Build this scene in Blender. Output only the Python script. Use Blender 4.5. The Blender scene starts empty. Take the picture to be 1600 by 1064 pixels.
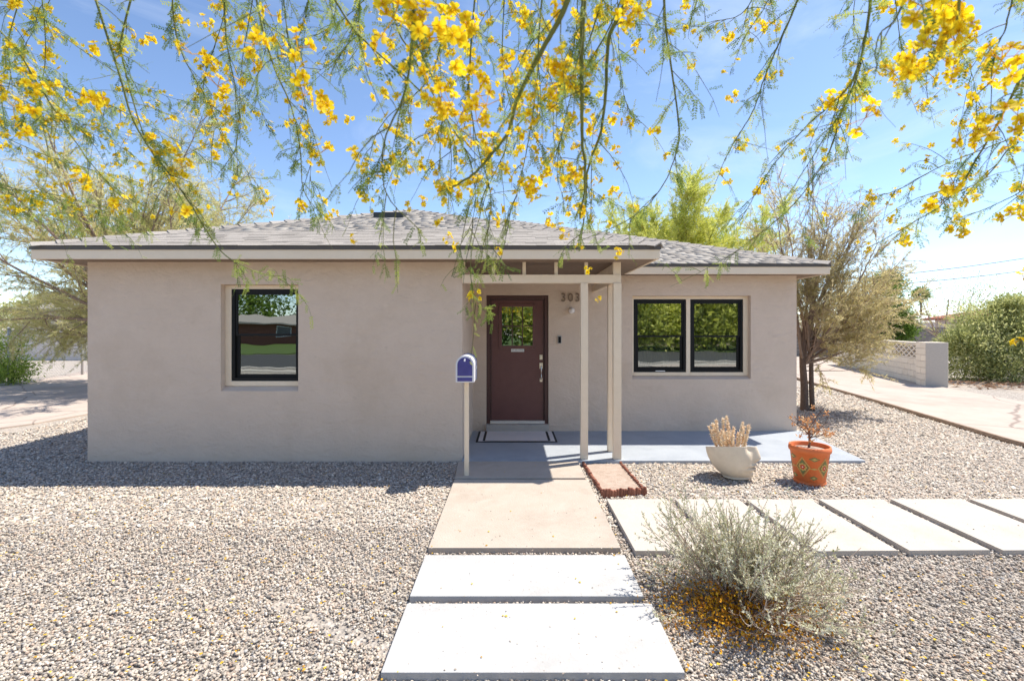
import bpy, bmesh, math, random
import numpy as np
from math import radians as R, pi, sin, cos
from mathutils import Vector, Matrix

random.seed(7)
rng = np.random.default_rng(11)
scn = bpy.context.scene
COL = scn.collection

# ------------------------------------------------------------------ camera, sky, sun, exposure
H, F = 1.8, 735.0                      # eye height (m), focal length in photo pixels (1600 wide)
cam_d = bpy.data.cameras.new('camera')
cam = bpy.data.objects.new('camera', cam_d); COL.objects.link(cam)
cam.location = (0, 0, H); cam.rotation_euler = (R(90), 0, 0)
cam_d.sensor_width = 36; cam_d.sensor_fit = 'HORIZONTAL'
cam_d.lens = F / 1600 * 36
cam_d.shift_y = -22 / 1600
cam_d.clip_start = 0.05; cam_d.clip_end = 9000
cam_d.dof.use_dof = True; cam_d.dof.focus_distance = 5.5; cam_d.dof.aperture_fstop = 3.6
scn.camera = cam

SUN = Vector((0.53, 0.21, 1.0)).normalized()
EL = math.asin(SUN.z); AZ = math.atan2(SUN.x, SUN.y)
world = bpy.data.worlds.new('World'); scn.world = world
world.use_nodes = True
wn = world.node_tree; wn.nodes.clear()
sky = wn.nodes.new('ShaderNodeTexSky'); sky.sky_type = 'NISHITA'
sky.sun_disc = False; sky.sun_elevation = EL; sky.sun_rotation = AZ
sky.air_density = 0.78; sky.dust_density = 0.3; sky.ozone_density = 2.0; sky.altitude = 340
tc = wn.nodes.new('ShaderNodeTexCoord')
mp = wn.nodes.new('ShaderNodeMapping'); mp.inputs['Scale'].default_value = (1.0, 1.6, 3.2)
mp.inputs['Rotation'].default_value = (0.2, 0.5, 0.3)
cn = wn.nodes.new('ShaderNodeTexNoise'); cn.inputs['Scale'].default_value = 2.3
cn.inputs['Detail'].default_value = 9; cn.inputs['Roughness'].default_value = 0.6; cn.inputs['Distortion'].default_value = 0.7
cr = wn.nodes.new('ShaderNodeMapRange'); cr.inputs[1].default_value = 0.50; cr.inputs[2].default_value = 0.85
cr.inputs[3].default_value = 0.0; cr.inputs[4].default_value = 0.38
mx = wn.nodes.new('ShaderNodeMix'); mx.data_type = 'RGBA'
mx.inputs[7].default_value = (4.6, 5.0, 5.6, 1)
bg = wn.nodes.new('ShaderNodeBackground'); bg.inputs['Strength'].default_value = 0.13
wo = wn.nodes.new('ShaderNodeOutputWorld')
L = wn.links.new
L(tc.outputs['Generated'], mp.inputs['Vector']); L(mp.outputs['Vector'], cn.inputs['Vector'])
L(cn.outputs['Fac'], cr.inputs[0]); L(cr.outputs[0], mx.inputs[0])
L(sky.outputs['Color'], mx.inputs[6]); L(mx.outputs[2], bg.inputs['Color']); L(bg.outputs[0], wo.inputs['Surface'])

sl = bpy.data.lights.new('sun', 'SUN'); sl.energy = 3.8; sl.angle = R(0.53); sl.color = (1.0, 0.93, 0.82)
so = bpy.data.objects.new('sun', sl); COL.objects.link(so)
so.location = (8, 6, 14); so.rotation_euler = (-SUN).to_track_quat('-Z', 'Y').to_euler()

scn.view_settings.view_transform = 'Standard'; scn.view_settings.look = 'None'
scn.view_settings.exposure = 1.0; scn.view_settings.gamma = 1.0
scn.view_settings.use_curve_mapping = False
scn.cycles.max_bounces = 8; scn.cycles.transparent_max_bounces = 16

# ------------------------------------------------------------------ helpers
def P(px, py, D):
    return Vector(((px - 800) / F * D, D, H + (510 - py) / F * D))

def prop(o, label=None, cat=None, group=None, kind=None):
    if label: o['label'] = label
    if cat: o['category'] = cat
    if group: o['group'] = group
    if kind: o['kind'] = kind
    return o

def empty(name, loc, label=None, cat=None, group=None, kind=None, rz=0):
    o = bpy.data.objects.new(name, None); COL.objects.link(o)
    o.location = loc; o.rotation_euler = (0, 0, rz); o.empty_display_size = 0.2
    return prop(o, label, cat, group, kind)

def mesh_np(name, V, Fc, mat, parent=None, attr=None, smooth=False, loc=None):
    """V (n,3); Fc (m,k) array or list of arrays with differing k; attr: per-vertex rgb or value"""
    V = np.asarray(V, dtype=np.float32)
    if isinstance(Fc, np.ndarray): Fc = [Fc]
    Fc = [np.asarray(f, dtype=np.int32) for f in Fc if len(f)]
    me = bpy.data.meshes.new(name)
    me.vertices.add(len(V)); me.vertices.foreach_set('co', V.ravel())
    loops = np.concatenate([f.ravel() for f in Fc])
    tot = np.concatenate([np.full(len(f), f.shape[1], dtype=np.int32) for f in Fc])
    st = np.concatenate([[0], np.cumsum(tot)[:-1]]).astype(np.int32)
    me.loops.add(len(loops)); me.loops.foreach_set('vertex_index', loops)
    me.polygons.add(len(tot)); me.polygons.foreach_set('loop_start', st)
    if smooth: me.polygons.foreach_set('use_smooth', np.ones(len(tot), dtype=bool))
    if attr is not None:
        attr = np.asarray(attr, dtype=np.float32)
        if attr.ndim == 1: attr = np.stack([attr] * 3, 1)
        a = me.color_attributes.new('col', 'FLOAT_COLOR', 'POINT')
        a.data.foreach_set('color', np.concatenate([attr, np.ones((len(attr), 1), np.float32)], 1).astype(np.float32).ravel())
    me.update(calc_edges=True)
    me.materials.append(mat)
    o = bpy.data.objects.new(name, me); COL.objects.link(o)
    if loc is not None: o.location = loc
    if parent: o.parent = parent
    return o

class MB:
    """collects simple shapes into one mesh"""
    def __init__(s): s.v = []; s.f = []; s.a = []; s.n = 0
    def add(s, V, Fs, a=None):
        s.v.append(np.asarray(V, dtype=float)); s.f += [tuple(i + s.n for i in f) for f in Fs]
        s.a.append(np.full(len(V), 0.5 if a is None else a)); s.n += len(V)
        return s
    def box(s, x0, x1, y0, y1, z0, z1, a=None):
        V = [(x0,y0,z0),(x1,y0,z0),(x1,y1,z0),(x0,y1,z0),(x0,y0,z1),(x1,y0,z1),(x1,y1,z1),(x0,y1,z1)]
        return s.add(V, [(0,3,2,1),(4,5,6,7),(0,1,5,4),(1,2,6,5),(2,3,7,6),(3,0,4,7)], a)
    def prism(s, poly, z0, z1, a=None):
        n = len(poly)
        V = [(x, y, z0) for x, y in poly] + [(x, y, z1) for x, y in poly]
        Fs = [tuple(range(n - 1, -1, -1)), tuple(range(n, 2 * n))] + [(i, (i + 1) % n, n + (i + 1) % n, n + i) for i in range(n)]
        return s.add(V, Fs, a)
    def tube(s, pts, rad, sides=6, a=None):
        V, Q = tube_np(pts, rad, sides)
        return s.add(V, [tuple(q) for q in Q] + [tuple(range(sides))[::-1], tuple(range(len(V) - sides, len(V)))], a)
    def lathe(s, prof, n=24, cx=0, cy=0, cz=0, a=None, close=True):
        V = []; Fs = []
        for r, z in prof:
            for i in range(n):
                t = 2 * pi * i / n; V.append((cx + r * cos(t), cy + r * sin(t), cz + z))
        for j in range(len(prof) - 1):
            for i in range(n):
                k = (i + 1) % n; Fs.append((j*n+i, j*n+k, (j+1)*n+k, (j+1)*n+i))
        if close: Fs += [tuple(range(n))[::-1], tuple(range((len(prof)-1)*n, len(prof)*n))]
        return s.add(V, Fs, a)
    def build(s, name, mat, parent=None, bevel=0, smooth=False, loc=None, jitter=False):
        V = np.concatenate(s.v)
        if loc is not None: V = V - np.array(loc)
        me = bpy.data.meshes.new(name); me.from_pydata(V.tolist(), [], s.f); me.update()
        at = np.concatenate(s.a); a = me.color_attributes.new('col', 'FLOAT_COLOR', 'POINT')
        a.data.foreach_set('color', np.stack([at, at, at, np.ones_like(at)], 1).astype(np.float32).ravel())
        if bevel or smooth:
            bm = bmesh.new(); bm.from_mesh(me)
            bmesh.ops.recalc_face_normals(bm, faces=bm.faces)
            if bevel:
                bmesh.ops.bevel(bm, geom=[e for e in bm.edges if len(e.link_faces) == 2 and e.calc_face_angle(0) > 0.6], offset=bevel, segments=2, affect='EDGES', profile=0.7, clamp_overlap=True)
            bm.to_mesh(me); bm.free()
        if smooth: me.polygons.foreach_set('use_smooth', [True] * len(me.polygons))
        me.materials.append(mat)
        o = bpy.data.objects.new(name, me); COL.objects.link(o)
        if loc is not None: o.location = loc
        if parent: o.parent = parent
        return o

def tube_np(pts, rad, sides=5):
    p = np.asarray(pts, dtype=float); n = len(p)
    r = np.full(n, rad) if np.isscalar(rad) else np.asarray(rad, dtype=float)
    t = np.gradient(p, axis=0); t /= np.linalg.norm(t, axis=1)[:, None] + 1e-9
    ref = np.array([0, 0, 1.0]) if abs(t[0][2]) < 0.9 else np.array([1.0, 0, 0])
    u = np.cross(t, ref); u /= np.linalg.norm(u, axis=1)[:, None] + 1e-9
    w = np.cross(t, u)
    a = np.arange(sides) * 2 * pi / sides
    V = p[:, None, :] + r[:, None, None] * (np.cos(a)[None, :, None] * u[:, None, :] + np.sin(a)[None, :, None] * w[:, None, :])
    i = np.arange(n - 1)[:, None] * sides; j = np.arange(sides)[None, :]; k = (j + 1) % sides
    Q = np.stack([i + j, i + k, i + sides + k, i + sides + j], -1).reshape(-1, 4)
    return V.reshape(-1, 3), Q

class NB:
    """fast collector for many tubes / leaf arrays"""
    def __init__(s): s.v = []; s.q = {}; s.a = []; s.n = 0
    def add(s, V, Q, a):
        V = np.asarray(V); Q = np.asarray(Q)
        s.v.append(V); s.q.setdefault(Q.shape[1], []).append(Q + s.n)
        s.a.append(np.full(len(V), a) if np.isscalar(a) else np.asarray(a)); s.n += len(V)
    def tube(s, pts, rad, sides=5, a=0.5):
        V, Q = tube_np(pts, rad, sides); s.add(V, Q, a)
    def build(s, name, mat, parent=None, smooth=False, loc=None, kind=None):
        V = np.concatenate(s.v)
        if loc is not None: V = V - np.array(loc)
        o = mesh_np(name, V, [np.concatenate(x) for x in s.q.values()], mat, parent, np.concatenate(s.a), smooth, loc)
        if kind: o['kind'] = kind
        return o

def spline(pts, n):
    """Catmull-Rom through pts"""
    p = np.asarray(pts, dtype=float)
    p = np.vstack([2 * p[0] - p[1], p, 2 * p[-1] - p[-2]])
    m = len(p) - 3; out = []
    for u in np.linspace(0, m - 1e-6, n):
        i = int(u); t = u - i; a, b, c, d = p[i:i + 4]
        out.append(0.5 * ((2*b) + (c - a)*t + (2*a - 5*b + 4*c - d)*t*t + (3*b - a - 3*c + d)*t**3))
    return np.array(out)

def unit(v): return v / (np.linalg.norm(v, axis=-1, keepdims=True) + 1e-9)

# ------------------------------------------------------------------ materials
def nodes(name):
    m = bpy.data.materials.new(name); m.use_nodes = True
    t = m.node_tree; b = t.nodes['Principled BSDF']
    return m, t, b

def noise_mat(name, c1, c2, scale=5, rough=0.85, bump=0.0, bscale=60, spec=0.3, detail=6, c3=None, s3=0.7, coord='Object', rnd=0.0, metal=0.0, bdist=0.01):
    """two-tone noise colour, optional large stain colour c3, fine bump, per-object value variation rnd"""
    m, t, b = nodes(name); N = t.nodes.new; K = t.links.new
    co = N('ShaderNodeTexCoord')
    n1 = N('ShaderNodeTexNoise'); n1.inputs['Scale'].default_value = scale; n1.inputs['Detail'].default_value = detail; n1.inputs['Roughness'].default_value = 0.65
    K(co.outputs[coord], n1.inputs['Vector'])
    r = N('ShaderNodeMapRange'); r.inputs[1].default_value = 0.3; r.inputs[2].default_value = 0.7; K(n1.outputs['Fac'], r.inputs[0])
    x = N('ShaderNodeMix'); x.data_type = 'RGBA'; x.inputs[6].default_value = (*c1, 1); x.inputs[7].default_value = (*c2, 1); K(r.outputs[0], x.inputs[0])
    out = x.outputs[2]
    if c3:
        n3 = N('ShaderNodeTexNoise'); n3.inputs['Scale'].default_value = s3; n3.inputs['Detail'].default_value = 7; n3.inputs['Roughness'].default_value = 0.7; K(co.outputs[coord], n3.inputs['Vector'])
        r3 = N('ShaderNodeMapRange'); r3.inputs[1].default_value = 0.5; r3.inputs[2].default_value = 0.72; K(n3.outputs['Fac'], r3.inputs[0])
        x3 = N('ShaderNodeMix'); x3.data_type = 'RGBA'; x3.inputs[7].default_value = (*c3, 1); K(out, x3.inputs[6]); K(r3.outputs[0], x3.inputs[0]); out = x3.outputs[2]
    if rnd:
        oi = N('ShaderNodeObjectInfo'); hv = N('ShaderNodeHueSaturation')
        mr = N('ShaderNodeMapRange'); mr.inputs[3].default_value = 1 - rnd; mr.inputs[4].default_value = 1 + rnd; K(oi.outputs['Random'], mr.inputs[0])
        K(mr.outputs[0], hv.inputs['Value']); K(out, hv.inputs['Color']); out = hv.outputs[0]
    K(out, b.inputs['Base Color'])
    b.inputs['Roughness'].default_value = rough; b.inputs['Specular IOR Level'].default_value = spec; b.inputs['Metallic'].default_value = metal
    if bump:
        n2 = N('ShaderNodeTexNoise'); n2.inputs['Scale'].default_value = bscale; n2.inputs['Detail'].default_value = 5; K(co.outputs[coord], n2.inputs['Vector'])
        bp = N('ShaderNodeBump'); bp.inputs['Strength'].default_value = bump; bp.inputs['Distance'].default_value = bdist; K(n2.outputs['Fac'], bp.inputs['Height']); K(bp.outputs[0], b.inputs['Normal'])
    return m

def plain(name, c, rough=0.5, spec=0.5, metal=0.0):
    return noise_mat(name, tuple(x * 0.94 for x in c), tuple(min(1, x * 1.06) for x in c), 18, rough, 0.05, 90, spec, metal=metal)

def ramp_mat(name, stops, rough=0.8, translucent=0.0, spec=0.2, rgb=False, bump=0):
    """colour from the 'col' attribute (a value through a ramp, or the colour itself)"""
    m, t, b = nodes(name); N = t.nodes.new; K = t.links.new
    at = N('ShaderNodeAttribute'); at.attribute_name = 'col'
    if rgb: out = at.outputs['Color']
    else:
        cr = N('ShaderNodeValToRGB'); e = cr.color_ramp.elements
        while len(e) < len(stops): e.new(0.5)
        for i, (p, c) in enumerate(stops): e[i].position = p; e[i].color = (*c, 1)
        K(at.outputs['Fac'], cr.inputs[0]); out = cr.outputs[0]
    K(out, b.inputs['Base Color']); b.inputs['Roughness'].default_value = rough; b.inputs['Specular IOR Level'].default_value = spec
    if bump:
        co = N('ShaderNodeTexCoord'); n2 = N('ShaderNodeTexNoise'); n2.inputs['Scale'].default_value = 140; K(co.outputs['Object'], n2.inputs['Vector'])
        bp = N('ShaderNodeBump'); bp.inputs['Strength'].default_value = bump; bp.inputs['Distance'].default_value = 0.005; K(n2.outputs['Fac'], bp.inputs['Height']); K(bp.outputs[0], b.inputs['Normal'])
    if translucent:
        tr = N('ShaderNodeBsdfTranslucent'); K(out, tr.inputs['Color'])
        ms = N('ShaderNodeMixShader'); ms.inputs[0].default_value = translucent
        K(b.outputs[0], ms.inputs[1]); K(tr.outputs[0], ms.inputs[2]); K(ms.outputs[0], t.nodes['Material Output'].inputs['Surface'])
    return m

M = {}
M['stucco'] = noise_mat('stucco', (.675,.54,.43), (.715,.575,.46), 3.0, 0.92, 0.5, 26, 0.15, c3=(.63,.495,.38), s3=0.9, bdist=0.012)
def add_bump(m, scale, strength, dist, stretch=(1,1,1)):
    t = m.node_tree; N = t.nodes.new; K = t.links.new; b = t.nodes['Principled BSDF']
    co = N('ShaderNodeTexCoord'); mp_ = N('ShaderNodeMapping'); mp_.inputs['Scale'].default_value = stretch; n = N('ShaderNodeTexNoise'); n.inputs['Scale'].default_value = scale; n.inputs['Detail'].default_value = 9; n.inputs['Roughness'].default_value = .62; n.inputs['Distortion'].default_value = .8
    K(co.outputs['Object'], mp_.inputs[0]); K(mp_.outputs[0], n.inputs['Vector']); bp = N('ShaderNodeBump'); bp.inputs['Strength'].default_value = strength; bp.inputs['Distance'].default_value = dist; K(n.outputs['Fac'], bp.inputs['Height'])
    if b.inputs['Normal'].links: K(b.inputs['Normal'].links[0].from_socket, bp.inputs['Normal'])
    K(bp.outputs[0], b.inputs['Normal'])
def add_specks(m, scale, thr, c, amt=.8):
    t = m.node_tree; N = t.nodes.new; K = t.links.new; b = t.nodes['Principled BSDF']
    co = N('ShaderNodeTexCoord'); v = N('ShaderNodeTexVoronoi'); v.inputs['Scale'].default_value = scale; n = N('ShaderNodeTexNoise'); n.inputs['Scale'].default_value = 3.0
    K(co.outputs['Object'], v.inputs['Vector']); K(co.outputs['Object'], n.inputs['Vector'])
    mm = N('ShaderNodeMath'); mm.operation = 'MULTIPLY'; mm.inputs[1].default_value = thr * 2; K(n.outputs['Fac'], mm.inputs[0])
    lt = N('ShaderNodeMath'); lt.operation = 'LESS_THAN'; K(v.outputs['Distance'], lt.inputs[0]); K(mm.outputs[0], lt.inputs[1])
    am = N('ShaderNodeMath'); am.operation = 'MULTIPLY'; am.inputs[1].default_value = amt; K(lt.outputs[0], am.inputs[0])
    src = b.inputs['Base Color'].links[0].from_socket; x = N('ShaderNodeMix'); x.data_type = 'RGBA'; x.inputs[7].default_value = (*c, 1); K(src, x.inputs[6]); K(am.outputs[0], x.inputs[0]); K(x.outputs[2], b.inputs['Base Color'])
add_bump(M['stucco'], 4.5, .5, .04, (1, 1, 1.8))
def add_scuffs(m, scale, lo, hi, c, amt, stretch):
    t = m.node_tree; N = t.nodes.new; K = t.links.new; b = t.nodes['Principled BSDF']
    co = N('ShaderNodeTexCoord'); mp_ = N('ShaderNodeMapping'); mp_.inputs['Scale'].default_value = stretch; n = N('ShaderNodeTexNoise'); n.inputs['Scale'].default_value = scale; n.inputs['Detail'].default_value = 10; n.inputs['Roughness'].default_value = .7
    K(co.outputs['Object'], mp_.inputs[0]); K(mp_.outputs[0], n.inputs['Vector'])
    r_ = N('ShaderNodeMapRange'); r_.inputs[1].default_value = lo; r_.inputs[2].default_value = hi; r_.inputs[4].default_value = amt; K(n.outputs['Fac'], r_.inputs[0])
    src = b.inputs['Base Color'].links[0].from_socket; x = N('ShaderNodeMix'); x.data_type = 'RGBA'; x.inputs[7].default_value = (*c, 1); K(src, x.inputs[6]); K(r_.outputs[0], x.inputs[0]); K(x.outputs[2], b.inputs['Base Color'])
add_scuffs(M['stucco'], 3.2, .62, .70, (.54,.42,.325), .40, (1,1,2.4)); add_scuffs(M['stucco'], 2.0, .60, .68, (.78,.65,.53), .35, (1,1,1.5))
M['trim'] = noise_mat('cream_paint', (.80,.66,.49), (.85,.71,.54), 9, 0.55, 0.12, 60, 0.35)
M['fascia'] = noise_mat('fascia_paint', (.81,.67,.50), (.86,.72,.55), 4, 0.6, 0.12, 40, 0.3)
M['drip'] = plain('drip_edge_metal', (.10,.088,.078), 0.6)
M['soffit'] = noise_mat('soffit_boards', (.20,.145,.105), (.26,.19,.14), 12, 0.85, 0.2, 30)
M['shingle'] = noise_mat('asphalt_shingle', (.29,.262,.235), (.41,.375,.335), 55, 0.95, 0.6, 160, 0.1, rnd=0.15)
M['shingle_f'] = ramp_mat('asphalt_shingle_field', [(0,(.26,.235,.21)),(0.5,(.35,.32,.285)),(1,(.44,.405,.36))], 0.95, bump=0.6)
M['black'] = plain('black_vinyl', (.010,.010,.010), 0.55, 0.25)
M['door'] = noise_mat('maroon_door_paint', (.135,.05,.047), (.155,.06,.055), 8, 0.38, 0.06, 70, 0.5)
M['doorframe'] = noise_mat('brown_frame_paint', (.075,.03,.027), (.09,.037,.033), 8, 0.42, 0.06, 70, 0.5)
M['brass'] = plain('satin_nickel', (.72,.66,.58), 0.28, 0.5, 1.0)
M['porch'] = noise_mat('blue_porch_paint', (.33,.36,.40), (.39,.42,.455), 2.2, 0.6, 0.25, 45, 0.35, c3=(.28,.31,.35), s3=1.5)
M['concrete_new'] = noise_mat('new_concrete', (.42,.415,.41), (.49,.485,.48), 3.5, 0.9, 0.25, 70, 0.2, c3=(.375,.365,.35), s3=1.4)
M['concrete_tan'] = noise_mat('tan_concrete', (.42,.36,.30), (.475,.41,.35), 4, 0.9, 0.3, 60, 0.2, c3=(.375,.315,.26), s3=1.7)
M['concrete_pad'] = noise_mat('cream_concrete', (.48,.435,.375), (.54,.485,.425), 4, 0.9, 0.3, 60, 0.2, c3=(.43,.38,.32), s3=1.9)
for k_ in ('concrete_new','concrete_tan','concrete_pad'): add_specks(M[k_], 26, .075, (.22,.17,.13)); add_bump(M[k_], 7, .3, .01)
M['concrete_grey'] = noise_mat('grey_concrete_step', (.42,.38,.34), (.5,.46,.41), 6, 0.9, 0.3, 60)
M['gravel'] = ramp_mat('gravel_stones', None, 0.9, rgb=True, bump=0.4)
M['trunk'] = noise_mat('dark_bark', (.07,.05,.04), (.13,.095,.075), 25, 0.9, 0.6, 50)
M['brown_trunk'] = noise_mat('brown_bark', (.12,.085,.065), (.20,.145,.115), 25, 0.9, 0.6, 50)
M['twig'] = noise_mat('reddish_twigs', (.34,.25,.19), (.46,.36,.28), 15, 0.9)
M['limbs'] = noise_mat('brown_limbs', (.24,.175,.135), (.36,.27,.215), 12, 0.9, 0.3, 50)
M['greenbark'] = noise_mat('green_bark', (.10,.12,.03), (.19,.21,.055), 14, 0.6, 0.2, 80)
M['terracotta'] = noise_mat('terracotta', (.66,.155,.045), (.74,.20,.06), 9, 0.55, 0.15, 80, 0.4)
M['soil'] = noise_mat('reddish_soil', (.34,.255,.20), (.48,.38,.31), 14, 0.95, 0.8, 60)

# ------------------------------------------------------------------ ground
def ground_mat():
    m, t, b = nodes('desert_ground'); N = t.nodes.new; K = t.links.new
    co = N('ShaderNodeTexCoord')
    v = N('ShaderNodeTexVoronoi'); v.inputs['Scale'].default_value = 42; K(co.outputs['Object'], v.inputs['Vector'])
    n = N('ShaderNodeTexNoise'); n.inputs['Scale'].default_value = 0.8; n.inputs['Detail'].default_value = 8; K(co.outputs['Object'], n.inputs['Vector'])
    c = N('ShaderNodeValToRGB'); e = c.color_ramp.elements
    e[0].color = (.20,.18,.16,1); e[1].color = (.54,.49,.44,1)
    e.new(0.5).color = (.385,.345,.305,1)
    K(v.outputs['Color'], c.inputs[0])
    x = N('ShaderNodeMix'); x.data_type = 'RGBA'; x.inputs[7].default_value = (.47,.40,.33,1)
    r = N('ShaderNodeMapRange'); r.inputs[1].default_value = 0.48; r.inputs[2].default_value = 0.7; r.inputs[4].default_value = 0.6
    K(n.outputs['Fac'], r.inputs[0]); K(r.outputs[0], x.inputs[0]); K(c.outputs[0], x.inputs[6]); K(x.outputs[2], b.inputs['Base Color'])
    b.inputs['Roughness'].default_value = 0.95; b.inputs['Specular IOR Level'].default_value = 0.1
    bp = N('ShaderNodeBump'); bp.inputs['Strength'].default_value = 0.7; bp.inputs['Distance'].default_value = 0.02
    K(v.outputs['Distance'], bp.inputs['Height']); K(bp.outputs[0], b.inputs['Normal'])
    return m
g = MB(); g.add([(-4000,-4000,0),(4000,-4000,0),(4000,4500,0),(-4000,4500,0)], [(0,1,2,3)])
prop(g.build('ground', ground_mat()), kind='structure')

# driveways, street (sheets a few mm above the ground)
def slab_sheet(name, poly, z, mat):
    m = MB(); m.prism(poly, -0.1, z); o = m.build(name, mat, bevel=0); o['kind'] = 'structure'; return o
def drive_mat():
    m = noise_mat('driveway_concrete', (.43,.36,.31), (.50,.42,.365), 2.5, 0.92, 0.25, 50, 0.2, c3=(.37,.30,.255), s3=0.5)
    t = m.node_tree; N = t.nodes.new; K = t.links.new; b = t.nodes['Principled BSDF']
    co = N('ShaderNodeTexCoord'); ns = N('ShaderNodeTexNoise'); ns.inputs['Scale'].default_value = 1.3; ns.inputs['Detail'].default_value = 6
    av = N('ShaderNodeVectorMath'); av.operation = 'MULTIPLY_ADD'; av.inputs[1].default_value = (0.22,) * 3
    K(co.outputs['Object'], ns.inputs['Vector']); K(ns.outputs['Color'], av.inputs[0]); K(co.outputs['Object'], av.inputs[2])
    vo = N('ShaderNodeTexVoronoi'); vo.feature = 'DISTANCE_TO_EDGE'; vo.inputs['Scale'].default_value = 0.33; K(av.outputs[0], vo.inputs['Vector'])
    r = N('ShaderNodeMapRange'); r.inputs[1].default_value = 0.002; r.inputs[2].default_value = 0.007; K(vo.outputs['Distance'], r.inputs[0])
    src = b.inputs['Base Color'].links[0].from_socket
    x = N('ShaderNodeMix'); x.data_type = 'RGBA'; x.inputs[6].default_value = (.27,.22,.19,1); K(src, x.inputs[7]); K(r.outputs[0], x.inputs[0]); K(x.outputs[2], b.inputs['Base Color'])
    return m
M['drive'] = drive_mat()
slab_sheet('driveway', [(6.3,-5.6),(11.3,-5.6),(12.05,11),(12.6,13.9),(14.3,19),(17,27),(12.2,27),(9.5,15.2),(7.62,7)], 0.03, M['drive'])
slab_sheet('side_driveway', [(-17,-5.6),(-12,-5.6),(-10.2,6),(-8.75,8.6),(-8.6,9.6),(-8.7,24),(-19,24),(-15.2,14)], 0.03, M['drive'])
M['asphalt'] = noise_mat('asphalt', (.045,.045,.047), (.075,.074,.072), 30, 0.9, 0.4, 90)
slab_sheet('road', [(-60,-17.5),(60,-17.5),(60,-6.6),(-60,-6.6)], 0.012, M['asphalt'])
slab_sheet('kerb', [(-60,-6.6),(60,-6.6),(60,-6.3),(-60,-6.3)], 0.13, M['concrete_grey'])
slab_sheet('sidewalk', [(-60,-6.3),(60,-6.3),(60,-5.6),(-60,-5.6)], 0.04, M['concrete_grey'])
M['lawn'] = noise_mat('lawn_grass', (.05,.09,.02), (.10,.14,.035), 25, 0.95, 0.8, 80)
slab_sheet('lawn', [(-60,-60),(60,-60),(60,-17.8),(-60,-17.8)], 0.06, M['lawn'])

# wooden edging board along the right driveway
e = MB(); e.tube([(7.50,6.2,0.03),(7.66,7.3,0.035),(8.6,11.2,0.035),(9.45,15.2,0.035),(11.5,22,0.03)], 0.045, 6)
prop(e.build('edging_board', noise_mat('weathered_wood', (.20,.13,.085), (.33,.24,.17), 20, 0.9, 0.4, 60)),
     'low weathered brown edging along the gravel side of right driveway', 'edging')

# ------------------------------------------------------------------ front walk and stepping slabs
walk = empty('front_walk', (0, 4, 0), kind='structure')
def slab(par, poly, z, mat, x=0):
    cx = sum(p[0] for p in poly) / len(poly); cy = sum(p[1] for p in poly) / len(poly)
    m = MB(); m.prism(poly, -0.06, z)
    o = m.build('slab', mat, par, bevel=0.006, loc=(cx, cy, 0)); o.location = (cx - par.location.x, cy - par.location.y, 0)
    return o
ZS = 0.05
def gp(px, py, z=ZS):
    D = (H - z) * F / (py - 510); return ((px - 800) / F * D, D)
slab(walk, [gp(595,1050), gp(1070,1050), gp(1018,942), gp(636,942)], ZS, M['concrete_new'])
slab(walk, [gp(640,931), gp(1006,931), gp(976,866.5), gp(664.5,866.5)], ZS, M['concrete_new'])
slab(walk, [gp(669,855.5), gp(970,855.5), gp(918,749), gp(710,749)], ZS, M['concrete_tan'])
slab(walk, [gp(711,746), gp(915,746), (0.86, 6.13), (-0.70, 6.13)], ZS - 0.004, M['concrete_tan'])
pads = empty('stepping_slab_path', (2.8, 4.2, 0), kind='structure')
for x0, x1 in [(.962,1.571),(1.655,2.296),(2.377,3.02),(3.11,3.75),(3.845,4.56),(4.65,5.28),(5.37,6.0)]:
    j = [random.uniform(-.012,.012) for _ in range(4)]
    slab(pads, [(x0,3.68+j[0]),(x1,3.68+j[1]),(x1,4.78+j[2]),(x0,4.78+j[3])], ZS, M['concrete_pad'])

# ------------------------------------------------------------------ house
D1, D2 = 6.24, 7.9
XL, XM, XR, YB = -5.63, -0.66, 4.78, 18.4
EZ0, EZ1 = 2.64, 2.757
house = empty('house', (0, D1, 0), 'single storey taupe stucco house with grey hip roof and small front porch', 'house')
def hp(o):  # parent to the house keeping world position
    o.parent = house; o.matrix_parent_inverse = Matrix.Translation(-house.location); return o

def wall(name, x0, x1, yf, z0, z1, ops, th=0.2, sill=0.055):
    """front-facing wall with openings (x0,x1,z0,z1,rec): outer face, reveals, sloped sills"""
    xs = sorted({x0, x1, *[o[0] for o in ops], *[o[1] for o in ops]}); zs = sorted({z0, z1, *[o[2] for o in ops], *[o[3] for o in ops]})
    m = MB()
    for i in range(len(xs) - 1):
        for j in range(len(zs) - 1):
            a, b, c, d = xs[i], xs[i+1], zs[j], zs[j+1]
            if any(o[0] <= a and b <= o[1] and o[2] <= c and d <= o[3] for o in ops): continue
            m.add([(a,yf,c),(b,yf,c),(b,yf,d),(a,yf,d)], [(0,1,2,3)])
            m.add([(a,yf+th,c),(b,yf+th,c),(b,yf+th,d),(a,yf+th,d)], [(3,2,1,0)])
    for a, b, c, d, s in ops:
        y2 = yf + th
        m.add([(a,yf,c),(a,y2,c),(a,y2,d),(a,yf,d)], [(0,1,2,3)]); m.add([(b,yf,c),(b,y2,c),(b,y2,d),(b,yf,d)], [(3,2,1,0)])
        m.add([(a,yf,d),(b,yf,d),(b,y2,d),(a,y2,d)], [(0,1,2,3)])
        m.add([(a,yf,c),(b,yf,c),(b,yf+.1,c+s),(a,yf+.1,c+s),(b,y2,c+s),(a,y2,c+s)], [(3,2,1,0),(5,4,2,3)])
    return hp(m.build(name, M['stucco']))
ZT = 2.66
wall('wall', XL, XM, D1, 0, ZT, [(-3.863, -2.836, .943, 2.356, .055)])
wall('wall', XM, XR, D2, 0, ZT, [(-.43, .613, 0, 2.322, 0), (2.02, 4.01, .916, 2.314, .045)])
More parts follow.
